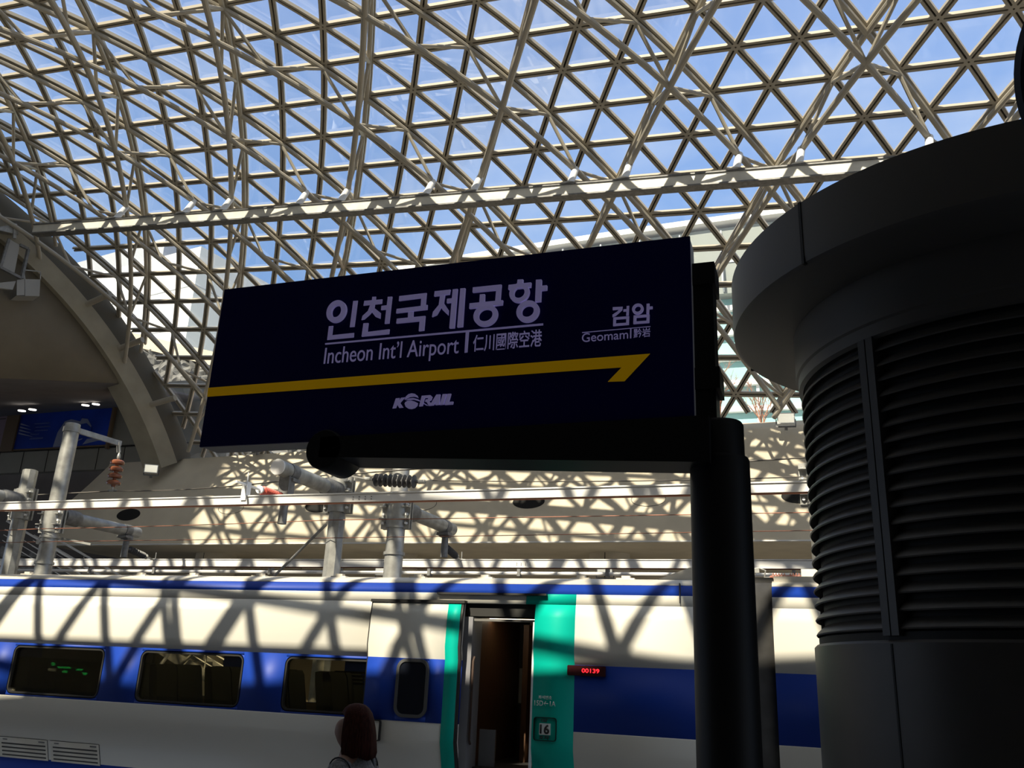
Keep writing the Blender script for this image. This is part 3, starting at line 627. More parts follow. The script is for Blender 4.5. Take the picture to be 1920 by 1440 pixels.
# sliding plug door leaf, open to the left
b = MB()
zz = [0.27, 0.88, 1.13]
strip(b, -5.71, -4.60, 0.27, 2.62, off=0.066)
leaf = b.build('door_leaf', M_TRAINW, C1, solid=0.05, smooth=5)
b = MB(); strip(b, -5.71, -5.25, 1.13, 1.90, off=.07); strip(b, -4.82, -4.60, 1.13, 1.90, off=.07); strip(b, -5.25, -4.82, 1.13, 1.19, off=.07); strip(b, -5.25, -4.82, 1.88, 1.90, off=.07)
corner_fill(b, -5.25, -4.82, 1.19, 1.88, .11, off=.07); b.build('blue_band', M_TRAINB, leaf, solid=0.05)
b = MB(); strip(b, -4.60, -4.42, 0.27, 2.62, off=.07); b.build('teal_edge', M_TEAL, leaf, solid=0.05, smooth=5)
b = MB(); strip(b, -4.42, -4.385, 0.27, 2.63, off=.075); strip(b, -5.725, -5.71, 0.27, 2.63, off=.072); b.box(-5.725, -4.385, 10.91, 11.0, 2.62, 2.635); b.build('rubber_edge', M_TDARK, leaf, solid=0.04)
b = MB(); frame_ring(b, -5.265, -4.805, 1.175, 1.895, .13, .04, 10.878, 10.95); b.build('window_frame', mat('door_window_rim', (0.10, 0.10, 0.10), 0.4), leaf)
b = MB(); b.prism([(x, 10.892, z) for x, z in rrect(-5.24, -4.83, 1.2, 1.87, .10)], (0, .01, 0)); b.build('window_pane', mat('dark_door_glass', (0.010, 0.012, 0.02), 0.15, spec=0.4), leaf)
# small hatch, LED number display, lettering
b = MB(); frame_ring(b, -5.72, -5.43, 0.87, 1.13, .03, .016, 10.87, 10.95); b.build('hatch_frame', M_TDARK, leaf)
b = MB(); b.box(-5.71, -5.44, 10.885, 10.93, 0.885, 1.115); b.build('hatch', M_TRAINW, leaf)
b = MB(); b.prism([(x, 10.955, z) for x, z in rrect(-2.985, -2.505, 1.775, 1.895, .015)], (0, .05, 0)); led = b.build('number_display', mat('display_window', (0.05, 0.012, 0.014), 0.2), C1)
text_mesh('display_digits', '00139', M_LED, led, (-2.985, 10.952, 0), (1, 0, 0), (0, 0, 1), box=(0.185, 1.812, 0.405, 1.862), bold=0.012)
M_LT = mat('white_train_lettering', (0.75, 0.80, 0.78), 0.5); M_LB = mat('black_train_lettering', (0.01, 0.01, 0.01), 0.5)
OX = (0, 10.962, 0)
text_mesh('seat_caption', '좌석번호', M_LT, C1, OX, (1, 0, 0), (0, 0, 1), box=(-3.345, 1.482, -3.175, 1.525), bold=0.012)
text_mesh('seat_range', '15D←1A', M_LT, C1, OX, (1, 0, 0), (0, 0, 1), box=(-3.395, 1.405, -3.125, 1.465), bold=0.006)
b = MB(); frame_ring(b, -3.40, -3.11, 1.005, 1.275, .035, .008, 10.962, 10.99); bd = b.build('car_number_plate', M_LB, C1)
b = MB(); b.box(-3.325, -3.185, 10.964, 10.985, 1.075, 1.205); b.build('number_ground', M_LT, bd)
text_mesh('car_number', '16', M_LB, bd, (0, 10.961, 0), (1, 0, 0), (0, 0, 1), box=(-3.315, 1.085, -3.195, 1.195), bold=0.03)
text_mesh('car_caption', 'car', M_LB, bd, OX, (1, 0, 0), (0, 0, 1), box=(-3.305, 1.222, -3.215, 1.256), bold=0.02)
text_mesh('car_caption', '호차', M_LB, bd, OX, (1, 0, 0), (0, 0, 1), box=(-3.325, 1.022, -3.195, 1.066), bold=0.03)
# vent grilles low on the side
for x0, x1 in ((-13.0, -12.03), (-11.97, -11.03), (-10.97, -10.06)):
    b = MB(); strip(b, x0, x1, 0.24, 0.53, off=0.012); g = b.build('vent_grille', M_TRAINW, C1, solid=0.02)
    b = MB()
    for k in range(4): strip(b, x0 + .05, x1 - .03, 0.265 + k * .055, 0.285 + k * .055, off=0.026)
    strip(b, x1 - .004, x1 + .012, .24, .53, off=.02); strip(b, x0, x1, .526, .534, off=.02)
    b.build('grille_slat', M_TDARK, g, smooth=0)
    b = MB(); strip(b, x0 + .08, x0 + .17, .49, .505, off=.027); b.build('small_plate', M_GALVD, g)
    b = MB(); strip(b, x1 - .16, x1 - .04, .485, .505, off=.027); b.build('small_plate', M_GALVD, g)
# roof details
for x in (-12.4, -10.1, -9.1, -7.9, -6.55, -5.3, -4.3, -2.95, -2.35):
    b = MB(); b.bar((x - .12, 11.42, 2.985), (x + .12, 11.42, 2.985), .10, .03); b.bar((x - .05, 11.42, 3.01), (x + .06, 11.42, 3.01), .08, .04); b.build('roof_clip', M_ROOFG, C1)
b = MB(); b.add([(-1.95, 11.5, 3.0), (-1.25, 11.5, 3.0), (-1.25, 11.5, 3.17), (-1.55, 11.5, 3.15), (-1.95, 13.4, 3.0), (-1.25, 13.4, 3.0), (-1.25, 13.4, 3.22), (-1.55, 13.4, 3.18)], [(0, 1, 2, 3), (4, 7, 6, 5), (3, 2, 6, 7), (0, 3, 7, 4), (1, 5, 6, 2)])
b.build('roof_fairing', M_ROOFG, C1)
b = MB(); b.box(-1.60, -1.592, 10.96, 11.05, 2.66, 2.9); b.build('panel_seam', M_TDARK, C1)

# gangway + second carriage
b = MB(); strip(b, -1.25, -0.52, -0.3, 2.93, off=-0.03); strip(b, -1.25, -0.52, -0.3, 2.93, off=-0.03, far=True); b.box(-1.25, -.52, 11.3, 13.6, 2.9, 3.0)
gw = b.build('gangway', M_RUBGAP, C1, solid=0.03)
C2 = carriage('train_carriage', 'next blue and white carriage beyond the dark gangway, roof insulators above', -0.52, 9.0, [(1.2, 2.95), (3.65, 5.4)])
b = MB(); b.box(-0.5, 2.0, 11.25, 13.65, 2.93, 3.02); b.build('roof_deck', M_ROOFG, C2)
b = MB(); b.add([(-0.19, 12.0, 3.02), (1.5, 12.0, 3.02), (1.5, 12.0, 3.2), (-0.19, 12.0, 3.2), (-0.19, 12.5, 3.02), (1.5, 12.5, 3.02), (1.5, 12.5, 3.2), (-0.19, 12.5, 3.2)], [(0, 1, 2, 3), (4, 7, 6, 5), (3, 2, 6, 7), (0, 3, 7, 4), (1, 5, 6, 2), (0, 4, 5, 1)]); b.build('roof_box', M_ROOFG, C2)
b = MB(); prof = [(0.02, 0)]
for k in range(10):
    z = 0.03 + k * 0.036
    if k == 5: prof += [(.035, z), (.035, z + .03)]; continue
    prof += [(.035, z), (.062, z + .012), (.062, z + .018), (.035, z + .03)]
prof += [(.02, .40)]
b.lathe(prof, (-0.59, 12.2, 3.11), axis=(1, 0, 0), n=16); ri = b.build('roof_insulator', M_PINK, C2)
b = MB(); b.tube([(-0.59, 12.2, 3.11), (-0.66, 12.2, 3.11), (-0.64, 12.2, 3.2), (-0.72, 12.2, 3.23), (-0.82, 12.2, 3.22)], .012, 6); b.tube([(-0.75, 12.2, 3.21), (-0.80, 12.2, 3.12), (-0.92, 12.2, 3.05)], .012, 6); b.box(-.78, -.72, 12.18, 12.22, 3.17, 3.22); b.build('jumper_cable', M_GALV, C2)

# ------------------------------------------------------------------ catenary poles
PY = 16.0
def pole(label, x, top, arm_dir, arm_z, arm_len, drop_bot, octo=False, ins='dark', ins_to=None):
    t = thing('catenary_pole', label, 'pole', (x, PY, -0.75), group='catenary poles between the tracks')
    n = 8 if octo else 24
    b = MB(); b.lathe([(0.20, 0), (0.172, top + 0.75), (0.15, top + 0.76)], (x, PY, -0.75), n=n); b.build('shaft', M_GALV, t, smooth=30)
    # clamp with flanged plates
    b = MB(); b.lathe([(0.205, -0.42), (0.215, -0.42), (0.215, 0.3), (0.205, 0.3)], (x, PY, arm_z), n=24)
    for s in (-1, 1):
        lo, hi = sorted((x + s * .17, x + s * .315))
        b.box(lo, hi, PY - .07, PY - .03, arm_z - .44, arm_z + .32); b.box(lo, hi, PY + .03, PY + .07, arm_z - .44, arm_z + .32)
    for zz in (-.25, 0, .2):
        for s in (-1, 1): b.box(x + s * .24 - .07, x + s * .24 + .07, PY - .20, PY - .06, arm_z + zz - .012, arm_z + zz + .012)
    c = b.build('arm_clamp', M_GALV, t)
    for s in (-1, 1):
        for zz in (-.33, -.15, .05, .22):
            b = MB(); b.lathe([(.028, 0), (.028, .06)], (x + s * .255, PY - .125, arm_z + zz), axis=(0, 1, 0), n=6); b.build('bolt', M_WHITE, c)
    y0, y1 = PY + arm_dir * .2, PY + arm_dir * arm_len
    b = MB(); b.lathe([(0.185, 0), (0.185, .45), (0.15, .5)], (x + .05, y0, arm_z), axis=(0, arm_dir, 0), n=20); b.build('arm_socket', M_GALVD, t)
    b = MB(); b.lathe([(0.145, 0), (0.145, abs(y1 - y0))], (x + .05, y0, arm_z), axis=(0, arm_dir, 0), n=20); a = b.build('cantilever_arm', M_GALV, t)
    b = MB(); b.lathe([(0.158, 0), (0.158, .22)], (x + .05, y1 - arm_dir * .55, arm_z), axis=(0, arm_dir, 0), n=20); b.box(x - .10, x + .2, y1 - arm_dir * .44 - .12, y1 - arm_dir * .44 + .12, arm_z - .20, arm_z - .14); b.build('arm_band', M_GALVD, a)
    if arm_dir < 0:
        b = MB(); b.lathe([(.15, 0), (.15, .03), (.13, .035)], (x + .05, y1 + .01, arm_z), axis=(0, -1, 0), n=24); b.build('end_cap', M_ALU, a)
    yd = y1 - arm_dir * .35
    b = MB(); b.lathe([(.085, 0), (.075, .45)], (x + .05, yd, drop_bot), n=12); b.box(x - .06, x + .16, yd - .1, yd + .1, drop_bot + .45, arm_z - .12); d = b.build('drop_post', M_GALVD, t)
    if ins_to:
        P0 = Vector((x + .05, yd, drop_bot + (.48 if ins == 'red' else .25))); P1 = Vector(ins_to); ax = (P1 - P0); L = ax.length
        b = MB(); pr = [(.03, 0), (.03, L * .12)]
        for k in range(9):
            z = L * (.14 + .055 * k); pr += [(.045, z), (.085, z + .012), (.085, z + .022), (.045, z + L * .03)]
        pr += [(.03, L * .66)]
        b.lathe(pr, P0, axis=ax, n=16); b.build('insulator', M_RED if ins == 'red' else M_RUBBER, t)
        b = MB(); b.tube([P0 + ax * .64, P0 + ax * 1.0, P0 + ax * 1.25], .022, 8); b.lathe([(.07, 0), (.07, .05)], P0 + ax * .66, axis=ax, n=14); b.box(P1.x - .05, P1.x + .05, P1.y - .06, P1.y + .06, P1.z - (.27 if ins == 'red' else .12), P1.z + .05); b.tube([P1, P1 + Vector((0, 0, .22))], .012, 6); b.build('rail_clamp', M_WHITE if ins == 'red' else M_GALV, t)
    return t
p0 = pole('shorter octagonal catenary pole beside the tall pole that carries brown insulators', -18.0, 5.98, -1, 5.2, 2.3, 4.2, True, 'red', (-17.9, 12.5, 4.64))
p1 = pole('tall round catenary pole with a brown insulator string hung from its top bracket', -16.97, 7.1, 1, 4.88, 2.75, 4.2, False, 'dark', (-17.25, 19.95, 4.32))
p2 = pole('octagonal catenary pole with a capped arm, partly under the sign, diagonal stay attached', -9.38, 5.95, -1, 5.22, 2.4, 4.22, True, 'red', (-9.15, 12.5, 4.64))
p3 = pole('round catenary pole rising behind the sign beside the black ribbed insulator', -8.0, 7.1, 1, 4.88, 2.75, 4.2, False, 'dark', (-8.15, 19.95, 4.32))
p4 = pole('catenary pole mostly hidden behind the dark ventilation tower', 0.12, 6.05, -1, 5.2, 2.3, 4.2, True, 'red', (.35, 12.5, 4.64))
# top bracket of the tall left pole
b = MB(); b.bar((-16.85, 16.1, 6.95), (-16.65, 17.3, 6.93), 0.07, 0.13); b.lathe([(.20, -.06), (.20, .06)], (-16.97, 16, 6.95), n=20); b.bar((-16.66, 17.22, 6.95), (-16.66, 17.3, 6.70), .09, .05); br = b.build('top_bracket', M_GALV, p1)
b = MB(); b.tube([(-16.98, 15.75, 4.2), (-16.98, 15.7, 4.2)], .06, 8); b.lathe([(.215, -.03), (.215, .03)], (-16.97, 16, 4.35), n=20); b.bar((-16.7, 16.1, 4.33), (-16.0, 16.3, 4.22), .05, .05); b.build('cable_clamp', M_GALV, p1)
b = MB(); b.lathe([(.215, -.03), (.215, .03)], (-8.0, 16, 3.95), n=20); b.build('cable_clamp', M_GALV, p3)
b = MB(); b.lathe([(.215, -.03), (.215, .03)], (-16.97, 16, 3.75), n=20); b.build('cable_clamp', M_GALV, p1)
# brown disc insulator string hanging from the bracket
t = thing('insulator_string', 'string of four brown porcelain disc insulators hanging from pole bracket', 'insulator', (-16.62, 17.28, 5.8))
IX, IY = -16.62, 17.28
b = MB(); b.lathe([(.03, 0), (.05, .04), (.045, .10), (.02, .16)], (IX, IY, 6.52), n=12); b.tube([(IX, IY, 6.66), (IX, IY, 6.74)], .018, 6); b.build('top_fitting', M_GALV, t)
for k in range(4):
    b = MB(); z = 6.42 - .175 * k; b.lathe([(.045, .09), (.07, .085), (.14, .065), (.168, .035), (.172, .0), (.16, -.03), (.12, -.04), (.06, -.045), (.045, -.09)], (IX, IY, z), n=24); b.build('disc', M_BROWN, t)
b = MB(); b.tube([(IX, IY, 5.83), (IX, IY, 5.73)], .02, 6); b.bar((IX - .12, IY, 5.71), (IX + .12, IY, 5.71), .05, .05); b.build('wire_clamp', M_GALV, t)
# diagonal stay of pole 2
tag(MB().tube([(-9.5, 15.8, 4.53), (-11.1, 15.3, 2.6), (-14.2, 14.4, -0.75)], .028, 8).build('stay_rod', M_GALVD), 'thin diagonal steel stay leaning from the octagonal pole with capped arm', 'rod')

# ------------------------------------------------------------------ overhead conductor rails and wires
def rail(name, label, y, z, xa, xb, h=0.105):
    t = thing(name, label, 'conductor rail', ((xa + xb) / 2, y, z - .1))
    b = MB(); b.box(xa, xb, y - .035, y + .035, z - h * .55, z + h * .5); b.build('profile', M_ALU, t, smooth=0)
    b = MB(); b.box(xa, xb, y - .055, y + .055, z + h * .5 + .018, z + h * .5 + .038); b.box(xa, xb, y - .02, y + .02, z + h * .5, z + h * .5 + .02); b.build('top_flange', M_ALU, t, smooth=0)
    b = MB(); b.tube([(xa, y, z - h * .55 - .012), (xb, y, z - h * .55 - .012)], .016, 6); b.build('contact_wire', M_COPPER, t)
    for xj in (-7.05 if y < 15 else -6.7,):
        b = MB()
        for k in range(4):
            for dz in (-.02, .02): b.lathe([(.009, 0), (.009, .012)], (xj + k * .11, y - .048, z + dz), axis=(0, 1, 0), n=6)
        b.build('joint_bolt', M_GALVD, t)
    return t
rail('conductor_rail', 'long white overhead conductor rail nearer the camera passing in front of the poles', 12.5, 4.36, -24, 4)
rail('conductor_rail', 'lower looking white overhead conductor rail running behind the poles', 19.9, 4.24, -26, 6, 0.15)
b = MB(); b.tube([(-26, 21.6, 4.22), (6, 21.6, 4.22)], .045, 8)
pp = b.build('cable_pipe', M_ALU); tag(pp, 'thin pale pipe under the farther conductor rail', 'pipe')
for x in (-21, -18.6, -14.6, -12.4, -9.7, -7.2, -4.9, -2.5, -.5):
    b = MB(); b.box(x - .04, x + .04, 21.5, 21.68, 4.14, 4.36); b.build('pipe_clip', M_GALVD, pp)

def sag(a, c, s=0.0, n=14):
    a, c = Vector(a), Vector(c); return [a.lerp(c, i / n) - Vector((0, 0, s * 4 * (i / n) * (1 - i / n))) for i in range(n + 1)]
def wire(label, pts, r, m): return tag(MB().tube(pts, r, 6).build('wire', m, smooth=60), label, 'wire')
wire('steel wire clamped under the brown insulator string', sag((-24, 15.9, 5.35), (IX, IY, 5.70), .04) + sag((IX, IY, 5.70), (-9.6, 15.78, 5.56), .10)[1:], .014, M_WIRE)
w = wire('steel wire rising right from the octagonal pole behind the sign', sag((-9.2, 15.78, 5.56), (-6.9, 15.75, 5.64), .0) + sag((-6.9, 15.75, 5.64), (0.1, 15.75, 5.58), .08)[1:] , .014, M_WIRE)
MB().bar((-7.05, 15.75, 5.66), (-6.85, 15.75, 5.66), .06, .05).bar((-6.97, 15.75, 5.66), (-6.93, 15.75, 5.75), .04, .04).build('wire_clamp', M_GALVD, w)
t = thing('line_insulator', 'black ribbed polymer insulator on the wire right of the octagonal pole', 'insulator', (-7.8, 15.4, 5.3))
A, B = Vector((-8.32, 15.4, 5.34)), Vector((-7.30, 15.4, 5.27))
pr = [(.03, 0)]
for k in range(9): z = .06 + k * .105; pr += [(.035, z), (.13, z + .02), (.13, z + .032), (.035, z + .06)]
pr += [(.03, 1.02)]
b = MB(); b.lathe(pr, A, axis=B - A, n=18); b.build('shed_stack', M_RUBBER, t)
b = MB(); b.tube([A, A + Vector((-.2, 0, .03)), Vector((-9.1, 15.7, 5.52))], .016, 6); b.lathe([(.04, 0), (.04, .12)], A + Vector((-.16, 0, .02)), axis=(1, 0, 0), n=8); b.lathe([(.04, 0), (.04, .14)], B, axis=(1, 0, 0), n=8); b.tube([B, B + Vector((.3, 0, .02))], .016, 6); b.build('end_fitting', M_GALV, t)
wire('thin steel wire leading right from the black ribbed insulator', sag(B + Vector((.25, 0, .02)), (0.1, 15.5, 5.18), .05), .010, M_WIRE)
wire('upper copper coloured wire running in front of all the poles', sag((-24, 15.72, 4.42), (-16.97, 15.72, 4.50), .02) + sag((-16.97, 15.72, 4.50), (-9.4, 15.72, 4.60), .02)[1:] + sag((-9.4, 15.72, 4.60), (6, 15.72, 4.64), .02)[1:], .009, M_COPPER)
wire('lower copper coloured wire running below the first one', sag((-24, 15.78, 4.18), (-16.97, 15.78, 4.21), .02) + sag((-16.97, 15.78, 4.21), (6, 15.78, 4.36), .02)[1:], .008, M_COPPER)

# ------------------------------------------------------------------ columns, stairs, floodlights, billboards
for x, r, lb in ((-21.4, .75, 'cream round column behind the train beneath ring wall, left of the octagonal pole'), (-13.75, .62, 'cream round column just behind the round pole by the black ribbed insulator'), (-6.3, .66, 'cream round column left of the black sign post')):
    b = MB(); b.lathe([(r, -0.75), (r, 5.60)], (x, 28.0, 0), n=40); t = b.build('concrete_column', M_CONC); tag(t, lb, 'column')
    b = MB(); b.box(x - .012, x + .012, 28 - r - .004, 28 - r + .01, -0.75, 5.55); b.build('column_joint', M_TDARK, t)
t = thing('staircase', 'staircase with pale handrails descending behind the left poles, also seen through carriage windows', 'staircase', (-21, 25, 0.2))
SA, SB = Vector((-27.6, 0, 5.2)), Vector((-15.6, 0, 0.3))
for y in (24.0, 25.3):
    b = MB(); b.bar(SA + Vector((0, y, 0)), SB + Vector((0, y, 0)), .07, .32); b.build('stringer', M_GALVD, t)
    b = MB(); b.bar(SA + Vector((0, y, 1.05)), SB + Vector((0, y, 1.05)), .06, .06); b.build('handrail', M_ALU, t)
    for dz in (.35, .55, .75):
        b = MB(); b.bar(SA + Vector((0, y, dz)), SB + Vector((0, y, dz)), .022, .022); b.build('guard_wire', M_ALU, t)
    for k in range(7):
        p = SA.lerp(SB, (k + .5) / 7) + Vector((0, y, 0)); b = MB(); b.bar(p, p + Vector((0, 0, 1.05)), .04, .04, up=(0, 1, 0)); b.build('baluster', M_GALV, t)
for k in range(26):
    p = SA.lerp(SB, (k + .5) / 26); b = MB(); b.box(p.x - .2, p.x + .2, 24.0, 25.3, p.z - .02, p.z + .03); b.build('tread', M_TILE, t)
b = MB(); b.bar((-20.4, 23.4, 0.2), (-18.2, 23.4, 3.1), .07, .07); b.build('brace', M_ALU, t)
def flood(label, loc, yaw, lit, sc=1.0):
    t = thing('floodlight', label, 'floodlight', loc); x, y, z = loc; c, s = math.cos(yaw), math.sin(yaw)
    def R(px, py, pz): return (x + sc * (px * c - py * s), y + sc * (px * s + py * c), z + sc * pz)
    h = MB(); P = [R(*q) for q in ((-.25, -.12, .04), (.25, -.12, .04), (.25, -.16, .36), (-.25, -.16, .36), (-.2, .12, .08), (.2, .12, .08), (.2, .08, .32), (-.2, .08, .32))]
    h.add(P, [(0, 1, 2, 3), (4, 7, 6, 5), (0, 4, 5, 1), (1, 5, 6, 2), (2, 6, 7, 3), (3, 7, 4, 0)]); h.build('housing', M_WHITE if lit else M_GALVD, t)
    g = MB(); g.add([R(*q) for q in ((-.22, -.128, .07), (.22, -.128, .07), (.22, -.162, .33), (-.22, -.162, .33))], [(0, 1, 2, 3)]); g.build('lens', M_LAMPG if lit else M_GALVD, t, solid=0.01)
    k = MB(); k.bar(R(-.27, 0, .2), R(-.27, 0, -.02), .03 * sc, .03 * sc); k.bar(R(.27, 0, .2), R(.27, 0, -.02), .03 * sc, .03 * sc); k.bar(R(-.28, 0, -.02), R(.28, 0, -.02), .04 * sc, .04 * sc); k.bar(R(0, 0, 0), R(0, .05, -.12), .08 * sc, .08 * sc); k.build('yoke', M_GALVD, t)
flood('pale floodlight on the ring wall between sign post and ventilation tower', (-0.58, 25.80, 8.98), 0.1, True, 1.0)
flood('dark floodlight on the ring wall under the lower left corner of the sign', (-19.6, 27.1, 9.3), -0.3, False, 1.1)
flood('pale framed floodlight in front of the column left of the sign post', (-6.25, 27.18, 4.75), 0.1, True, 1.0)
flood('pale floodlight low behind the round pole, fixed to a column', (-14.0, 27.30, 4.72), 0.1, True, 1.0)
flood('small white sunlit box, drawn as a glowing lamp, beside the brown insulator string', (-23.6, 26.3, 8.35), 0.5, True, 1.0)  # lens glow stands in for sun on a white box

M_ADBLUE = mat('blue_billboard_print', (0.012, 0.05, 0.42), 0.3, noise=0.6, nscale=0.35)
M_ADPINK = mat('pale_lilac_billboard_print', (0.22, 0.17, 0.23), 0.4)
M_ADWHITE = mat('pale_blue_billboard_print', (0.22, 0.26, 0.42), 0.5)
M_ADFAINT = mat('faint_blue_billboard_print', (0.05, 0.08, 0.30), 0.5)
M_POST = mat('brown_billboard_frame', (0.12, 0.08, 0.045), 0.5)
t = thing('billboard', 'wide blue billboard with a pale rounded shape, behind the tall left pole', 'billboard', (-32.3, 29.95, 10.65))
b = MB(); b.box(-34.95, -29.55, 29.88, 29.98, 10.68, 12.40); b.build('poster', M_ADBLUE, t)
b = MB()
b.prism([(-32.6, 29.87, 10.7), (-31.9, 29.87, 10.72), (-31.0, 29.87, 11.0), (-30.6, 29.87, 11.6), (-30.9, 29.87, 11.95), (-31.6, 29.87, 12.05), (-32.2, 29.87, 11.9), (-32.5, 29.87, 11.4)], (0, .01, 0)); b.prism([(-30.9, 29.865, 10.75), (-29.7, 29.865, 10.95), (-29.7, 29.865, 11.05), (-30.7, 29.865, 11.0)], (0, .01, 0)); b.build('printed_shape', M_ADWHITE, t)
b = MB(); b.prism([(-31.2, 29.855, 11.0), (-30.6, 29.855, 11.1), (-30.55, 29.855, 11.5), (-30.9, 29.855, 11.75), (-31.3, 29.855, 11.7)], (0, .01, 0)); b.prism([(-31.9, 29.855, 12.0), (-31.3, 29.855, 11.85), (-31.2, 29.855, 12.1), (-31.6, 29.855, 12.25)], (0, .01, 0)); b.build('printed_dark_shape', M_ADBLUE, t)
b = MB()
for k, (x, l) in enumerate(((-34.0, .9), (-33.9, .9), (-33.9, .8), (-34.1, .5))): b.box(x, x + l, 29.87, 29.88, 11.85 - .17 * k, 11.90 - .17 * k)
b.box(-34.1, -33.3, 29.87, 29.88, 11.12, 11.2); b.build('printed_line', M_ADFAINT, t)
b = MB()
for k in range(4): b.prism([(-34.85, 29.87, 11.95 - .15 * k), (-34.2 + .1 * k, 29.87, 11.75 - .17 * k), (-34.85, 29.87, 11.87 - .15 * k)], (0, .01, 0))
b.build('printed_streak', M_ADWHITE, t)
b = MB(); b.box(-29.55, -29.42, 29.82, 29.98, 10.5, 12.5); b.box(-34.95, -29.5, 29.84, 29.98, 10.62, 10.68); b.build('frame', M_POST, t)
t = thing('billboard', 'pale lilac billboard lettered TV, next to the wide blue one', 'billboard', (-37.6, 29.95, 10.65))
b = MB(); b.box(-40, -35.7, 29.88, 29.98, 10.66, 12.36); b.build('poster', M_ADPINK, t)
b = MB(); b.box(-35.7, -34.95, 29.80, 29.98, 10.6, 12.42); b.build('frame', M_POST, t)
text_mesh('poster_lettering', 'TV', M_TDARK, t, (0, 29.875, 0), (1, 0, 0), (0, 0, 1), box=(-36.45, 11.15, -35.95, 11.45))
b = MB(); b.box(-36.3, -35.85, 29.87, 29.88, 12.2, 12.24); b.prism([(-36.6, 29.87, 10.75), (-35.8, 29.87, 10.72), (-36.1, 29.87, 10.85)], (0, .01, 0)); b.build('printed_line', M_TDARK, t)
for i, (x, y, z) in enumerate(((-31.25, 26.7, 11.53), (-30.8, 26.81, 11.59), (-28.8, 27.58, 11.9), (-28.35, 27.68, 11.95))):
    b = MB(); b.lathe([(.15, -.02), (.15, .02)], (x, y, z - .12), axis=(.25, -.28, .93), n=16)
    tag(b.build('downlight', M_LAMPON), ['leftmost lit downlight in the dark soffit above the lilac billboard', 'second lit downlight from left in the dark soffit', 'third lit downlight from left, above the blue billboard', 'rightmost lit downlight in the dark soffit above the blue billboard'][i], 'downlight', 'downlights in the soffit')

# ------------------------------------------------------------------ station name sign on its post
SX, SZ, SY = -3.445, 2.966, 4.2
sg = thing('station_sign', 'large navy station name sign with white lettering and yellow arrow on a black post', 'sign', (-0.42, 4.36, 0.0))
b = MB(); b.box(SX, SX + 2.918, SY + .012, SY + .17, SZ, SZ + 1.024); b.build('sign_casing', M_SIGNBOX, sg, smooth=0)
b = MB(); b.box(SX - .003, SX + 2.921, SY, SY + .014, SZ - .003, SZ + 1.027); pn = b.build('sign_panel', M_NAVY, sg, smooth=0)
def flat(name, polys, m, rings=(), d=0.004, label=None):
    b = MB()
    for i_, p in enumerate(polys): b.prism([(SX + x, SY - d - .0006 * i_, SZ + z) for x, z in p], (0, d + .004 + .0006 * i_, 0))
    d0 = d + .0006 * len(polys)
    for q_, (cx, cz, rx, rz, t) in enumerate(rings):
        d = d0 + .0006 * q_
        N = 40; A = []; Bq = []
        for k in range(N):
            a = 2 * PI * k / N; A.append((SX + cx + rx * math.cos(a), SZ + cz + rz * math.sin(a))); Bq.append((SX + cx + (rx - t) * math.cos(a), SZ + cz + (rz - t) * math.sin(a)))
        V = [(x, SY - d, z) for x, z in A] + [(x, SY - d, z) for x, z in Bq] + [(x, SY + .004, z) for x, z in A] + [(x, SY + .004, z) for x, z in Bq]
        F = []
        for i in range(N):
            j = (i + 1) % N; F += [(i, j, N + j, N + i), (2 * N + i, 3 * N + i, 3 * N + j, 2 * N + j), (i, 2 * N + i, 2 * N + j, j), (N + i, N + j, 3 * N + j, 3 * N + i)]
        b.add(V, F)
    return b.build(name, m, pn, smooth=0)
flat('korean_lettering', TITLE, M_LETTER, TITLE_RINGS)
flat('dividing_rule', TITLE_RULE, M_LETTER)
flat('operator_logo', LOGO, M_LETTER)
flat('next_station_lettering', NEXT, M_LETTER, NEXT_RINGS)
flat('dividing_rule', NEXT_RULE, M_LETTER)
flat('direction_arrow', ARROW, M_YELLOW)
SO = (SX, SY - .001, SZ); UX, UZ = (1, 0, 0), (0, 0, 1)
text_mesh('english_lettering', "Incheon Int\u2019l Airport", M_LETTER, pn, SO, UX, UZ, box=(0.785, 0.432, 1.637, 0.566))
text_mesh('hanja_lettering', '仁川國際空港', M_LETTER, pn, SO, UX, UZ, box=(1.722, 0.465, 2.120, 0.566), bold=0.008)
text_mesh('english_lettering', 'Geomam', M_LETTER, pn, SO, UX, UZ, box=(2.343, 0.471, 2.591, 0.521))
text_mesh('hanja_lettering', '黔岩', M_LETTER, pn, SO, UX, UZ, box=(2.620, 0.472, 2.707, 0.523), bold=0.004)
b = MB(); b.box(-0.56, -0.425, 4.30, 4.48, 2.78, 3.86); brk = b.build('bracket', M_SIGNBLK, sg)
b = MB(); b.box(-0.57, -0.41, 4.28, 4.50, 3.745, 3.87); b.build('bracket_cap', M_SIGNBLK, brk)
b = MB(); b.box(-0.57, -0.402, 4.28, 4.50, 3.165, 3.28); b.build('bracket_cap', M_SIGNBLK, brk)
b = MB()
b.add([(-2.60, 4.16, 2.86), (-0.45, 4.16, 2.755), (-0.45, 4.42, 2.755), (-2.60, 4.42, 2.86), (-2.60, 4.16, 2.975), (-0.45, 4.16, 2.99), (-0.45, 4.42, 2.99), (-2.60, 4.42, 2.975)], [(0, 3, 2, 1), (4, 5, 6, 7), (0, 1, 5, 4), (1, 2, 6, 5), (2, 3, 7, 6), (3, 0, 4, 7)])
b.build('support_arm', M_SIGNBLK, sg)
b = MB(); b.lathe([(.108, -.13), (.115, -.12), (.115, .12), (.108, .13)], (-2.575, 4.29, 2.905), axis=(0, 1, 0), n=28); b.build('arm_end', M_SIGNBLK, sg)
b = MB(); b.lathe([(.124, 2.60), (.124, 2.985), (.115, 3.0)], (-0.425, 4.36, 0), n=36); b.build('post_sleeve', M_SIGNBLK, sg)
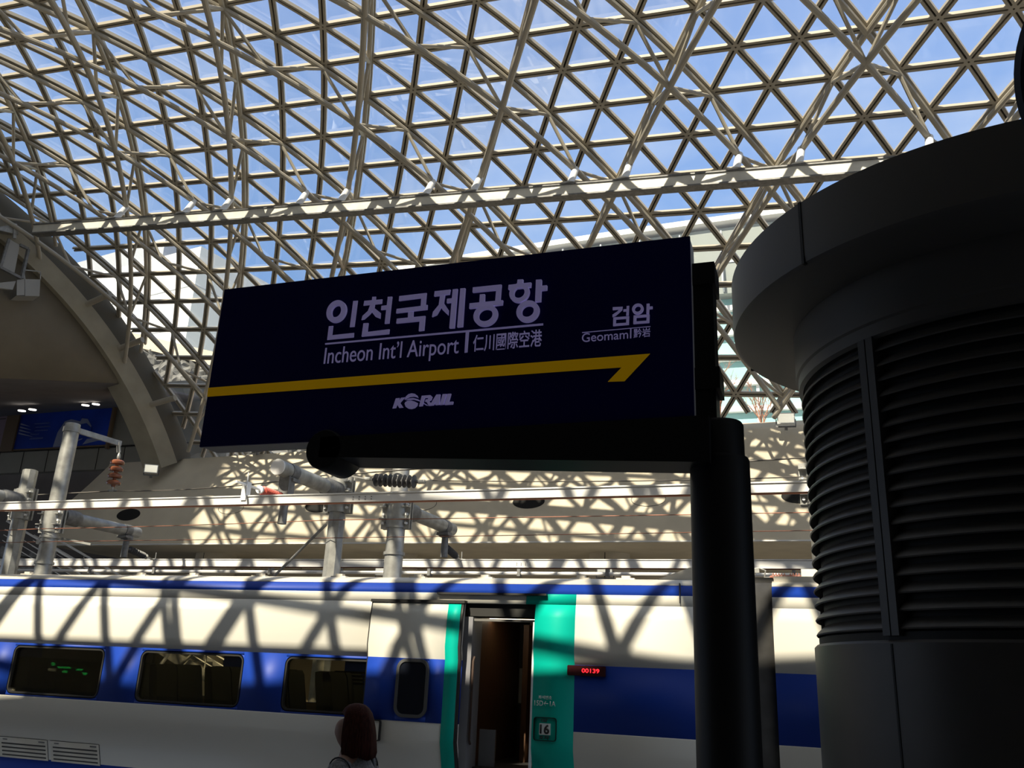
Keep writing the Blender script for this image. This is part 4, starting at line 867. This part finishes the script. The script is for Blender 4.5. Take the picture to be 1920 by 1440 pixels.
b = MB(); b.lathe([(.146, 0.0), (.146, 2.80), (.140, 2.815)], (-0.425, 4.36, 0), n=40); b.build('post', M_SIGNBLK, sg)

# ------------------------------------------------------------------ ventilation tower
DC = (1.358, 5.924)
M_LOUV = mat('lightened_louvre_metal', (0.085, 0.078, 0.070), 0.45)  # tower charcoal lightened to make up for weak ambient light
M_RIM = mat('lightened_rim_metal', (0.095, 0.088, 0.080), 0.5)  # lightened copy of the charcoal, stands in for platform light on the rim
dr = thing('ventilation_tower', 'huge round charcoal ventilation tower with louvre rings and a wide flat rim', 'ventilation tower', (DC[0], DC[1], 0))
b = MB(); b.lathe([(1.40, 0), (1.40, 1.985), (1.385, 2.0)], (DC[0], DC[1], 0), n=96); base = b.build('base', M_DRUM, dr)
b = MB(); b.lathe([(1.37, 2.0), (1.37, 2.04), (1.33, 2.05), (1.33, 3.62), (1.36, 3.63)], (DC[0], DC[1], 0), n=96, cap=False); b.build('base_collar', M_DRUM, dr)
b = MB(); b.lathe([(1.22, 2.0), (1.22, 3.7)], (DC[0], DC[1], 0), n=64); b.build('inner_core', M_DRUM2, dr)
dr.children[-2].data.materials[0] = M_DRUM2
for k in range(18):
    z = 2.055 + .0875 * k
    b = MB(); b.lathe([(1.315, z + .070), (1.35, z + .042), (1.378, z + .016), (1.385, z + .004), (1.380, z - .004), (1.355, z + .012), (1.315, z + .052)], (DC[0], DC[1], 0), n=96, cap=False)
    b.build('louvre_ring', M_LOUV, dr)
b = MB(); b.lathe([(1.37, 3.615), (1.395, 3.63), (1.395, 3.70), (1.41, 3.71), (1.41, 4.0)], (DC[0], DC[1], 0), n=96, cap=False); b.build('upper_collar', M_RIM, dr)
b = MB(); b.lathe([(1.0, 3.99), (1.775, 3.995), (1.80, 4.01), (1.805, 4.05), (1.805, 4.385), (1.79, 4.394), (0.5, 4.40)], (DC[0], DC[1], 0), n=128); rim = b.build('rim', M_RIM, dr)
for a in range(6):
    ang = math.radians(-137 + 60 * a); c, s = math.cos(ang), math.sin(ang); tx, tyy = -s, c
    def at(r, l): return (DC[0] + c * r + tx * l, DC[1] + s * r + tyy * l)
    b = MB()
    for lo, hi in ((-.052, -.004), (.004, .052)):
        p = [at(1.33, lo), at(1.33, hi), at(1.398, hi), at(1.398, lo)]; b.prism([(x, y, 2.02) for x, y in p], (0, 0, 1.61))
    b.build('stile', M_DRUM, dr, smooth=0)
    b = MB(); p = [at(1.7, -.010), at(1.7, .010), at(1.809, .010), at(1.809, -.010)]; b.prism([(x, y, 4.0) for x, y in p], (0, 0, .39)); b.build('panel_seam', M_DRUM2, rim, smooth=0)
    b = MB(); p = [at(1.3, -.006), at(1.3, .006), at(1.4025, .006), at(1.4025, -.006)]; b.prism([(x, y, 0.02) for x, y in p], (0, 0, 1.96)); b.build('panel_seam', M_DRUM2, base, smooth=0)

# dark round fixture cut by the upper right edge
ck = thing('round_fixture', 'dark round platform fixture cut off by the upper right frame edge', 'round fixture', (2.3, 2.35, 0))
CC = Vector((1.160, 2.661, 3.6)); ax = (CAM - CC).normalized()
b = MB(); b.lathe([(0.44, -.09), (0.46, -.08), (0.46, .08), (0.44, .09), (0.42, .085)], CC, axis=ax, n=72); b.build('casing', M_CLOCK, ck)
b = MB(); b.tube([CC, (2.3, 2.35, 3.6)], .05, 12); b.tube([(2.3, 2.35, 0), (2.3, 2.35, 3.7)], .07, 16); b.build('mount', M_CLOCK, ck)

# ------------------------------------------------------------------ person
def mat_skin(): return mat('skin', (0.30, 0.165, 0.11), 0.6)
M_HAIR = mat('reddish_brown_hair', (0.052, 0.015, 0.010), 0.75, spec=0.1, noise=0.5, nscale=22, stretch=(6, 6, .6))
M_JACKET = mat('grey_tweed', (0.24, 0.24, 0.25), 0.9, noise=0.45, nscale=90)
M_TROUS = mat('dark_trousers', (0.02, 0.02, 0.025), 0.8)
M_STRAP = mat('black_strap', (0.01, 0.01, 0.01), 0.5)
PX, PYY, PH = -2.56, 4.82, 1.56
FA = math.radians(178)            # direction she faces (towards the left and away)
PF = Vector((math.cos(FA), math.sin(FA), 0)); PR = Vector((PF.y, -PF.x, 0))
pr_ = thing('person', 'person with reddish brown bob in grey tweed jacket standing before the train, back turned', 'person', (PX, PYY, 0))
def W_(f, r, z): return Vector((PX, PYY, 0)) + PF * f + PR * r + Vector((0, 0, z))
def skin_mesh(name, verts, edges, radii, m, parent, sub=2, root=0):
    me = bpy.data.meshes.new(name); me.from_pydata([tuple(v) for v in verts], edges, [])
    o = bpy.data.objects.new('tmp', me); COL.objects.link(o)
    o.modifiers.new('s', 'SKIN'); sl = me.skin_vertices[0].data
    for i, r in enumerate(radii): sl[i].radius = (r, r) if not isinstance(r, tuple) else r
    for i in range(len(verts)): sl[i].use_root = (i == root)
    sb = o.modifiers.new('b', 'SUBSURF'); sb.levels = sub; sb.render_levels = sub
    dg = bpy.context.evaluated_depsgraph_get(); dg.update()
    m2 = bpy.data.meshes.new_from_object(o.evaluated_get(dg)); bpy.data.objects.remove(o)
    off = WOFF[parent.name]
    for v in m2.vertices: v.co -= off
    m2.materials.clear(); m2.materials.append(m); m2.polygons.foreach_set('use_smooth', [True] * len(m2.polygons))
    return link(name, m2, parent, off)
V = []; E_ = []; Rr = []
def addv(p, r, pa=None):
    V.append(p); Rr.append(r)
    if pa is not None: E_.append((pa, len(V) - 1))
    return len(V) - 1
pel = addv(W_(0, 0, .86), .125); wst = addv(W_(0, 0, .98), .105, pel); ch = addv(W_(.01, 0, 1.12), .115, wst); nb = addv(W_(-.01, 0, 1.255), .06, ch)
nk = addv(W_(.0, 0, 1.33), .048, nb); sk = addv(W_(.02, 0, 1.42), .112, nk); cr_ = addv(W_(.012, 0, 1.485), .095, sk)
ns = addv(W_(.128, 0, 1.405), .016, sk); chn = addv(W_(.092, 0, 1.345), .036, sk)
for s in (-1, 1):
    hp = addv(W_(0, s * .085, .82), .095, pel); kn = addv(W_(.015, s * .09, .45), .058, hp); an = addv(W_(-.01, s * .09, .09), .036, kn); ft = addv(W_(.13, s * .10, .035), .032, an)
    sh = addv(W_(-.01, s * .155, 1.235), .052, nb); elb = addv(W_(-.02, s * .20, .98), .038, sh); wr = addv(W_(.06, s * .20, .77), .027, elb); pm = addv(W_(.075, s * .195, .70), .034, wr)
    for k, (df, ln) in enumerate(((-.028, .075), (-.009, .085), (.010, .08), (.028, .062))):
        a = addv(W_(.08 + df, s * .195, .665), .010, pm); c = addv(W_(.088 + df, s * .188, .665 - ln * .5), .009, a); addv(W_(.088 + df, s * .175, .665 - ln), .007, c)
    a = addv(W_(.108, s * .182, .695), .011, pm); addv(W_(.125, s * .172, .66), .009, a)
body = skin_mesh('body', V, E_, Rr, mat_skin(), pr_, 2, pel)
for s in (-1, 1):
    b = MB(); b.sphere(W_(.094, s * .034, 1.432), .011, 10); b.build('eye', M_WHITE, pr_)
# jacket: lofted torso and sleeves
b = MB(); rings = []
for z, rf, rr, f0 in ((.74, .13, .185, 0), (.86, .135, .185, 0), (.98, .115, .155, 0), (1.10, .125, .175, .0), (1.17, .12, .185, -.005), (1.215, .10, .172, -.01), (1.25, .082, .125, -.012), (1.275, .066, .078, -.012), (1.288, .058, .064, -.010)):
    rings.append([W_(f0 + rf * math.sin(2 * PI * k / 28), rr * math.cos(2 * PI * k / 28), z) for k in range(28)])
b.loft(rings); jk = b.build('jacket', M_JACKET, pr_, smooth=80)
for s in (-1, 1):
    b = MB(); b.tube([W_(-.01, s * .11, 1.235), W_(-.01, s * .155, 1.21), W_(-.015, s * .185, 1.14), W_(-.02, s * .212, .98), W_(.03, s * .21, .86), W_(.058, s * .205, .78)], [.052, .066, .064, .055, .048, .044], 16); b.build('sleeve', M_JACKET, jk, smooth=80)
    b = MB(); P = []
    for k in range(15):
        a = PI * (k / 14) * 1.3 + .2; P.append(W_(-.01 - .070 * math.cos(a), s * (.148 + .02 * math.sin(a)), 1.205 + .072 * math.sin(a)))
    b.tube(P, .0045, 6); tag(b.build('seam_piping', M_STRAP, jk), 'black piping around the shoulder seam')
b = MB(); P = []
for k in range(16):
    a = k / 15; P.append(W_(-.075 - .055 * math.sin(a * PI * .6), .085 + .02 * a, 1.255 - .5 * a))
P = [W_(.075, .10, 1.10), W_(.055, .09, 1.22), W_(0, .085, 1.272)] + P
b.tube(P, .013, 8); tag(b.build('bag_strap', M_STRAP, pr_), 'black bag strap over the shoulder')
b = MB()
for s in (-1, 1): b.tube([W_(0, s * .075, .86), W_(0, s * .085, .80), W_(.015, s * .09, .45), W_(-.008, s * .09, .10)], [.115, .105, .072, .062], 18)
b.build('trousers', M_TROUS, pr_, smooth=80)
for s in (-1, 1):
    b = MB(); b.loft([[W_(.04 + lf * math.cos(2 * PI * k / 16), s * .10 + lr * math.sin(2 * PI * k / 16), z) for k in range(16)] for z, lf, lr in ((0, .125, .045), (.03, .128, .047), (.06, .11, .042), (.085, .06, .036))]); b.build('shoe', M_STRAP, pr_, smooth=60)
# hair: chin-length bob, open at the face
b = MB(); rings = []; N = 40
for z, rf, rr, f0, ragg in ((1.268, .094, .098, -.022, 1), (1.276, .108, .114, -.022, 1), (1.30, .114, .121, -.020, 0), (1.34, .113, .120, -.016, 0), (1.39, .110, .115, -.010, 0), (1.43, .106, .109, -.006, 0), (1.47, .099, .101, -.003, 0), (1.505, .087, .087, 0, 0), (1.532, .068, .067, .002, 0), (1.549, .045, .043, .002, 0), (1.556, .018, .018, .002, 0)):
    ring = []
    for k in range(N):
        a = 2 * PI * k / N; wv = 1 + .018 * math.sin(a * 11 + z * 6) + .012 * math.sin(a * 27 + z * 40)
        fr = math.cos(a); f = f0 + rf * fr * wv; r = rr * math.sin(a) * wv
        if fr > .30 and z < 1.50: f = f0 + rf * .30 * wv - .03 * (fr - .30)
        ring.append(W_(f, r, z + (.010 * math.sin(a * 5) if ragg else 0)))
    rings.append(ring)
b.loft(rings); b.build('hair', M_HAIR, pr_, smooth=80)

# ------------------------------------------------------------------ outside, seen through the glass
M_OUTW = mat('white_building_panel', (0.80, 0.80, 0.80), 0.7, noise=0.03, nscale=.2)
M_OUTG = mat('grey_building_panel', (0.42, 0.45, 0.50), 0.7)
M_OUTGL = mat('teal_facade_glass', (0.30, 0.55, 0.55), 0.25, noise=0.2, nscale=.15)
M_OUTROOF = mat('terminal_roof_panel', (0.27, 0.30, 0.29), 0.6, noise=0.05, nscale=.1)
M_GROUND = mat('outside_ground', (0.35, 0.33, 0.29), 0.9, noise=0.2, nscale=.1)
b = MB(); b.box(-400, 300, 34, 500, 3.0, 4.0); struct(b.build('floor', M_GROUND), 'ground outside beyond the glass roof')
def block(b, c, d1, l1, d2, l2, z0, z1, mi=0):
    c = Vector((c[0], c[1], 0)); d1 = Vector((*d1, 0)).normalized() * l1; d2 = Vector((*d2, 0)).normalized() * l2
    P = [c, c + d2, c + d2 + d1, c + d1]; b.prism([(p.x, p.y, z0) for p in P], (0, 0, z1 - z0), mi)
t = thing('white_building', 'white block building seen through the glass left of the sign', 'building', (-88, 95, 4))
b = MB(); block(b, (-79, 90), (-.985, .17), 40, (.17, .985), 45, 4, 57); b.build('tower', M_OUTW, t, smooth=0)
b = MB()
for k in range(6): block(b, (-78.9, 89.9), (-.985, .17), 40, (.17, .985), 45.1, 20 + 6.2 * k, 20.15 + 6.2 * k)
b.build('panel_joint', M_OUTG, t, smooth=0)
b = MB(); block(b, (-73.6, 80), (-.93, .30), 26, (.55, .83), 8, 4, 37); an = b.build('annex', M_OUTW, t, smooth=0)
for x0 in (0.1, .32, .55):
    b = MB(); p = Vector((-73.6, 80, 0)) + Vector((-.93, .30, 0)).normalized() * 26 * x0; block(b, (p.x + .05, p.y - .25), (-.93, .30), 4.0, (.55, .83), .3, 31, 36); b.build('window', M_OUTGL, an, smooth=0)
t = thing('grey_building', 'grey panelled building behind the white block at left', 'building', (-125, 130, 4))
b = MB(); block(b, (-133, 140), (-.985, .17), 70, (.17, .985), 20, 4, 91); b.build('wall', M_OUTG, t, smooth=0)
b = MB()
for k in range(12): block(b, (-132.9, 139.9), (-.985, .17), 70.1, (.17, .985), 20, 28 + 5 * k, 28.2 + 5 * k)
b.build('panel_joint', M_OUTW, t, smooth=0)
# rough stone slope with a coping
bm = bmesh.new(); NX, NZ = 90, 60; g = []
rnd = random.Random(3)
for j in range(NZ + 1):
    row = []
    for i in range(NX + 1):
        x = -48 + 22 * i / NX; z = 4 + (24.1 - .28 * 22 * i / NX - 4) * j / NZ
        row.append(bm.verts.new((x + rnd.uniform(-.1, .1), 40 + 9 * j / NZ + rnd.uniform(-.35, .35), z + rnd.uniform(-.1, .1))))
    g.append(row)
for j in range(NZ):
    for i in range(NX): bm.faces.new((g[j][i], g[j][i + 1], g[j + 1][i + 1], g[j + 1][i]))
me = bpy.data.meshes.new('stone_slope'); bm.to_mesh(me); bm.free(); me.materials.append(mat('grey_rough_stone', (0.17, 0.17, 0.165), 0.9, noise=0.5, nscale=1.5))
o = bpy.data.objects.new('stone_slope', me); COL.objects.link(o); WOFF[o.name] = Vector((0, 0, 0)); tag(o, 'rough grey stone slope outside behind the lower left of the roof', 'stone slope')
b = MB(); b.bar((-48, 49.2, 24.6), (-26, 49.2, 18.4), .8, 1.0); tag(b.build('stone_coping', M_CONC), 'pale coping along the top of the stone slope', 'coping')
# terminal: long curved roof, glass front with floor bands
t = thing('terminal_building', 'airport terminal with sweeping pale roof and teal glass front outside at right', 'building', (-10, 115, 4))
def roof_z(x): return 60.6 + 2.1 * (1 - ((x - 12) / 70.0) ** 2) if x > -60 else 58
XS = [-62 + 4 * i for i in range(34)]
b = MB(); b.loft([[(x, 109.0, roof_z(x) - .8), (x, 109.0, roof_z(x)), (x, 140, roof_z(x) + 2), (x, 140, roof_z(x) - 1.4)] for x in XS]); b.build('roof_edge', M_OUTW, t, smooth=0)
b = MB(); b.loft([[(x, 111.5, 52.0 + .0 * x), (x, 110.0, roof_z(x) - 1.4), (x, 112.5, roof_z(x) - 1.4), (x, 113.5, 52.0)] for x in XS]); b.build('eave_panel', M_OUTROOF, t, smooth=0)
b = MB()
for k in range(24): b.box(-60 + 5.6 * k, -59.8 + 5.6 * k, 109.6, 111.4, 52.2, 60.6)
b.box(-62, 70, 110.7, 111.3, 56.2, 56.5); b.build('panel_joint', M_OUTG, t, smooth=0)
b = MB(); b.box(-62, 70, 113.5, 114, 4, 52.0); b.build('glass_front', M_OUTGL, t, smooth=0)
for k in range(10):
    b = MB(); b.box(-62, 70, 112.6, 113.4, 50 - 3.6 * k, 50.7 - 3.6 * k); b.build('floor_band', M_OUTW, t, smooth=0)
b = MB()
for k in range(22): b.box(-60 + 6 * k, -59.6 + 6 * k, 113.1, 113.5, 4, 52)
b.build('mullion', M_OUTW, t, smooth=0)
b = MB(); b.box(-40, 40, 60, 62, 18.2, 18.9); b.box(-40, 40, 62, 62.4, 4, 18.2); tag(b.build('road_parapet', mat('salmon_parapet', (0.60, 0.42, 0.32), 0.8)), 'low salmon coloured road parapet in front of the terminal', 'parapet')
def tree(label, base, h, seed):
    rn = random.Random(seed); t = thing('bare_tree', label, 'tree', base); tr = MB(); tw = MB()
    def br(b, p, d, l, r, n):
        q = p + d * l; b.tube([p, q], [r, r * .65], 5)
        if n:
            for _ in range(3): br(tw, p + d * l * rn.uniform(.55, 1), (d + Vector((rn.uniform(-.7, .7), rn.uniform(-.7, .7), rn.uniform(-.1, .5)))).normalized(), l * .68, r * .55, n - 1)
    br(tr, Vector(base), Vector((0, 0, 1)), h * .38, .16, 5)
    tr.build('trunk', mat('tree_bark', (0.16, 0.10, 0.07), 0.9), t); tw.build('twigs', mat('reddish_twigs', (0.34, 0.18, 0.12), 0.9), t)
tree('bare reddish tree in front of the terminal, beside the sign post', (-6.4, 66, 18.0), 9, 4)
tree('smaller bare tree by the ventilation tower, before the terminal', (-3.2, 68, 18.0), 7, 9)
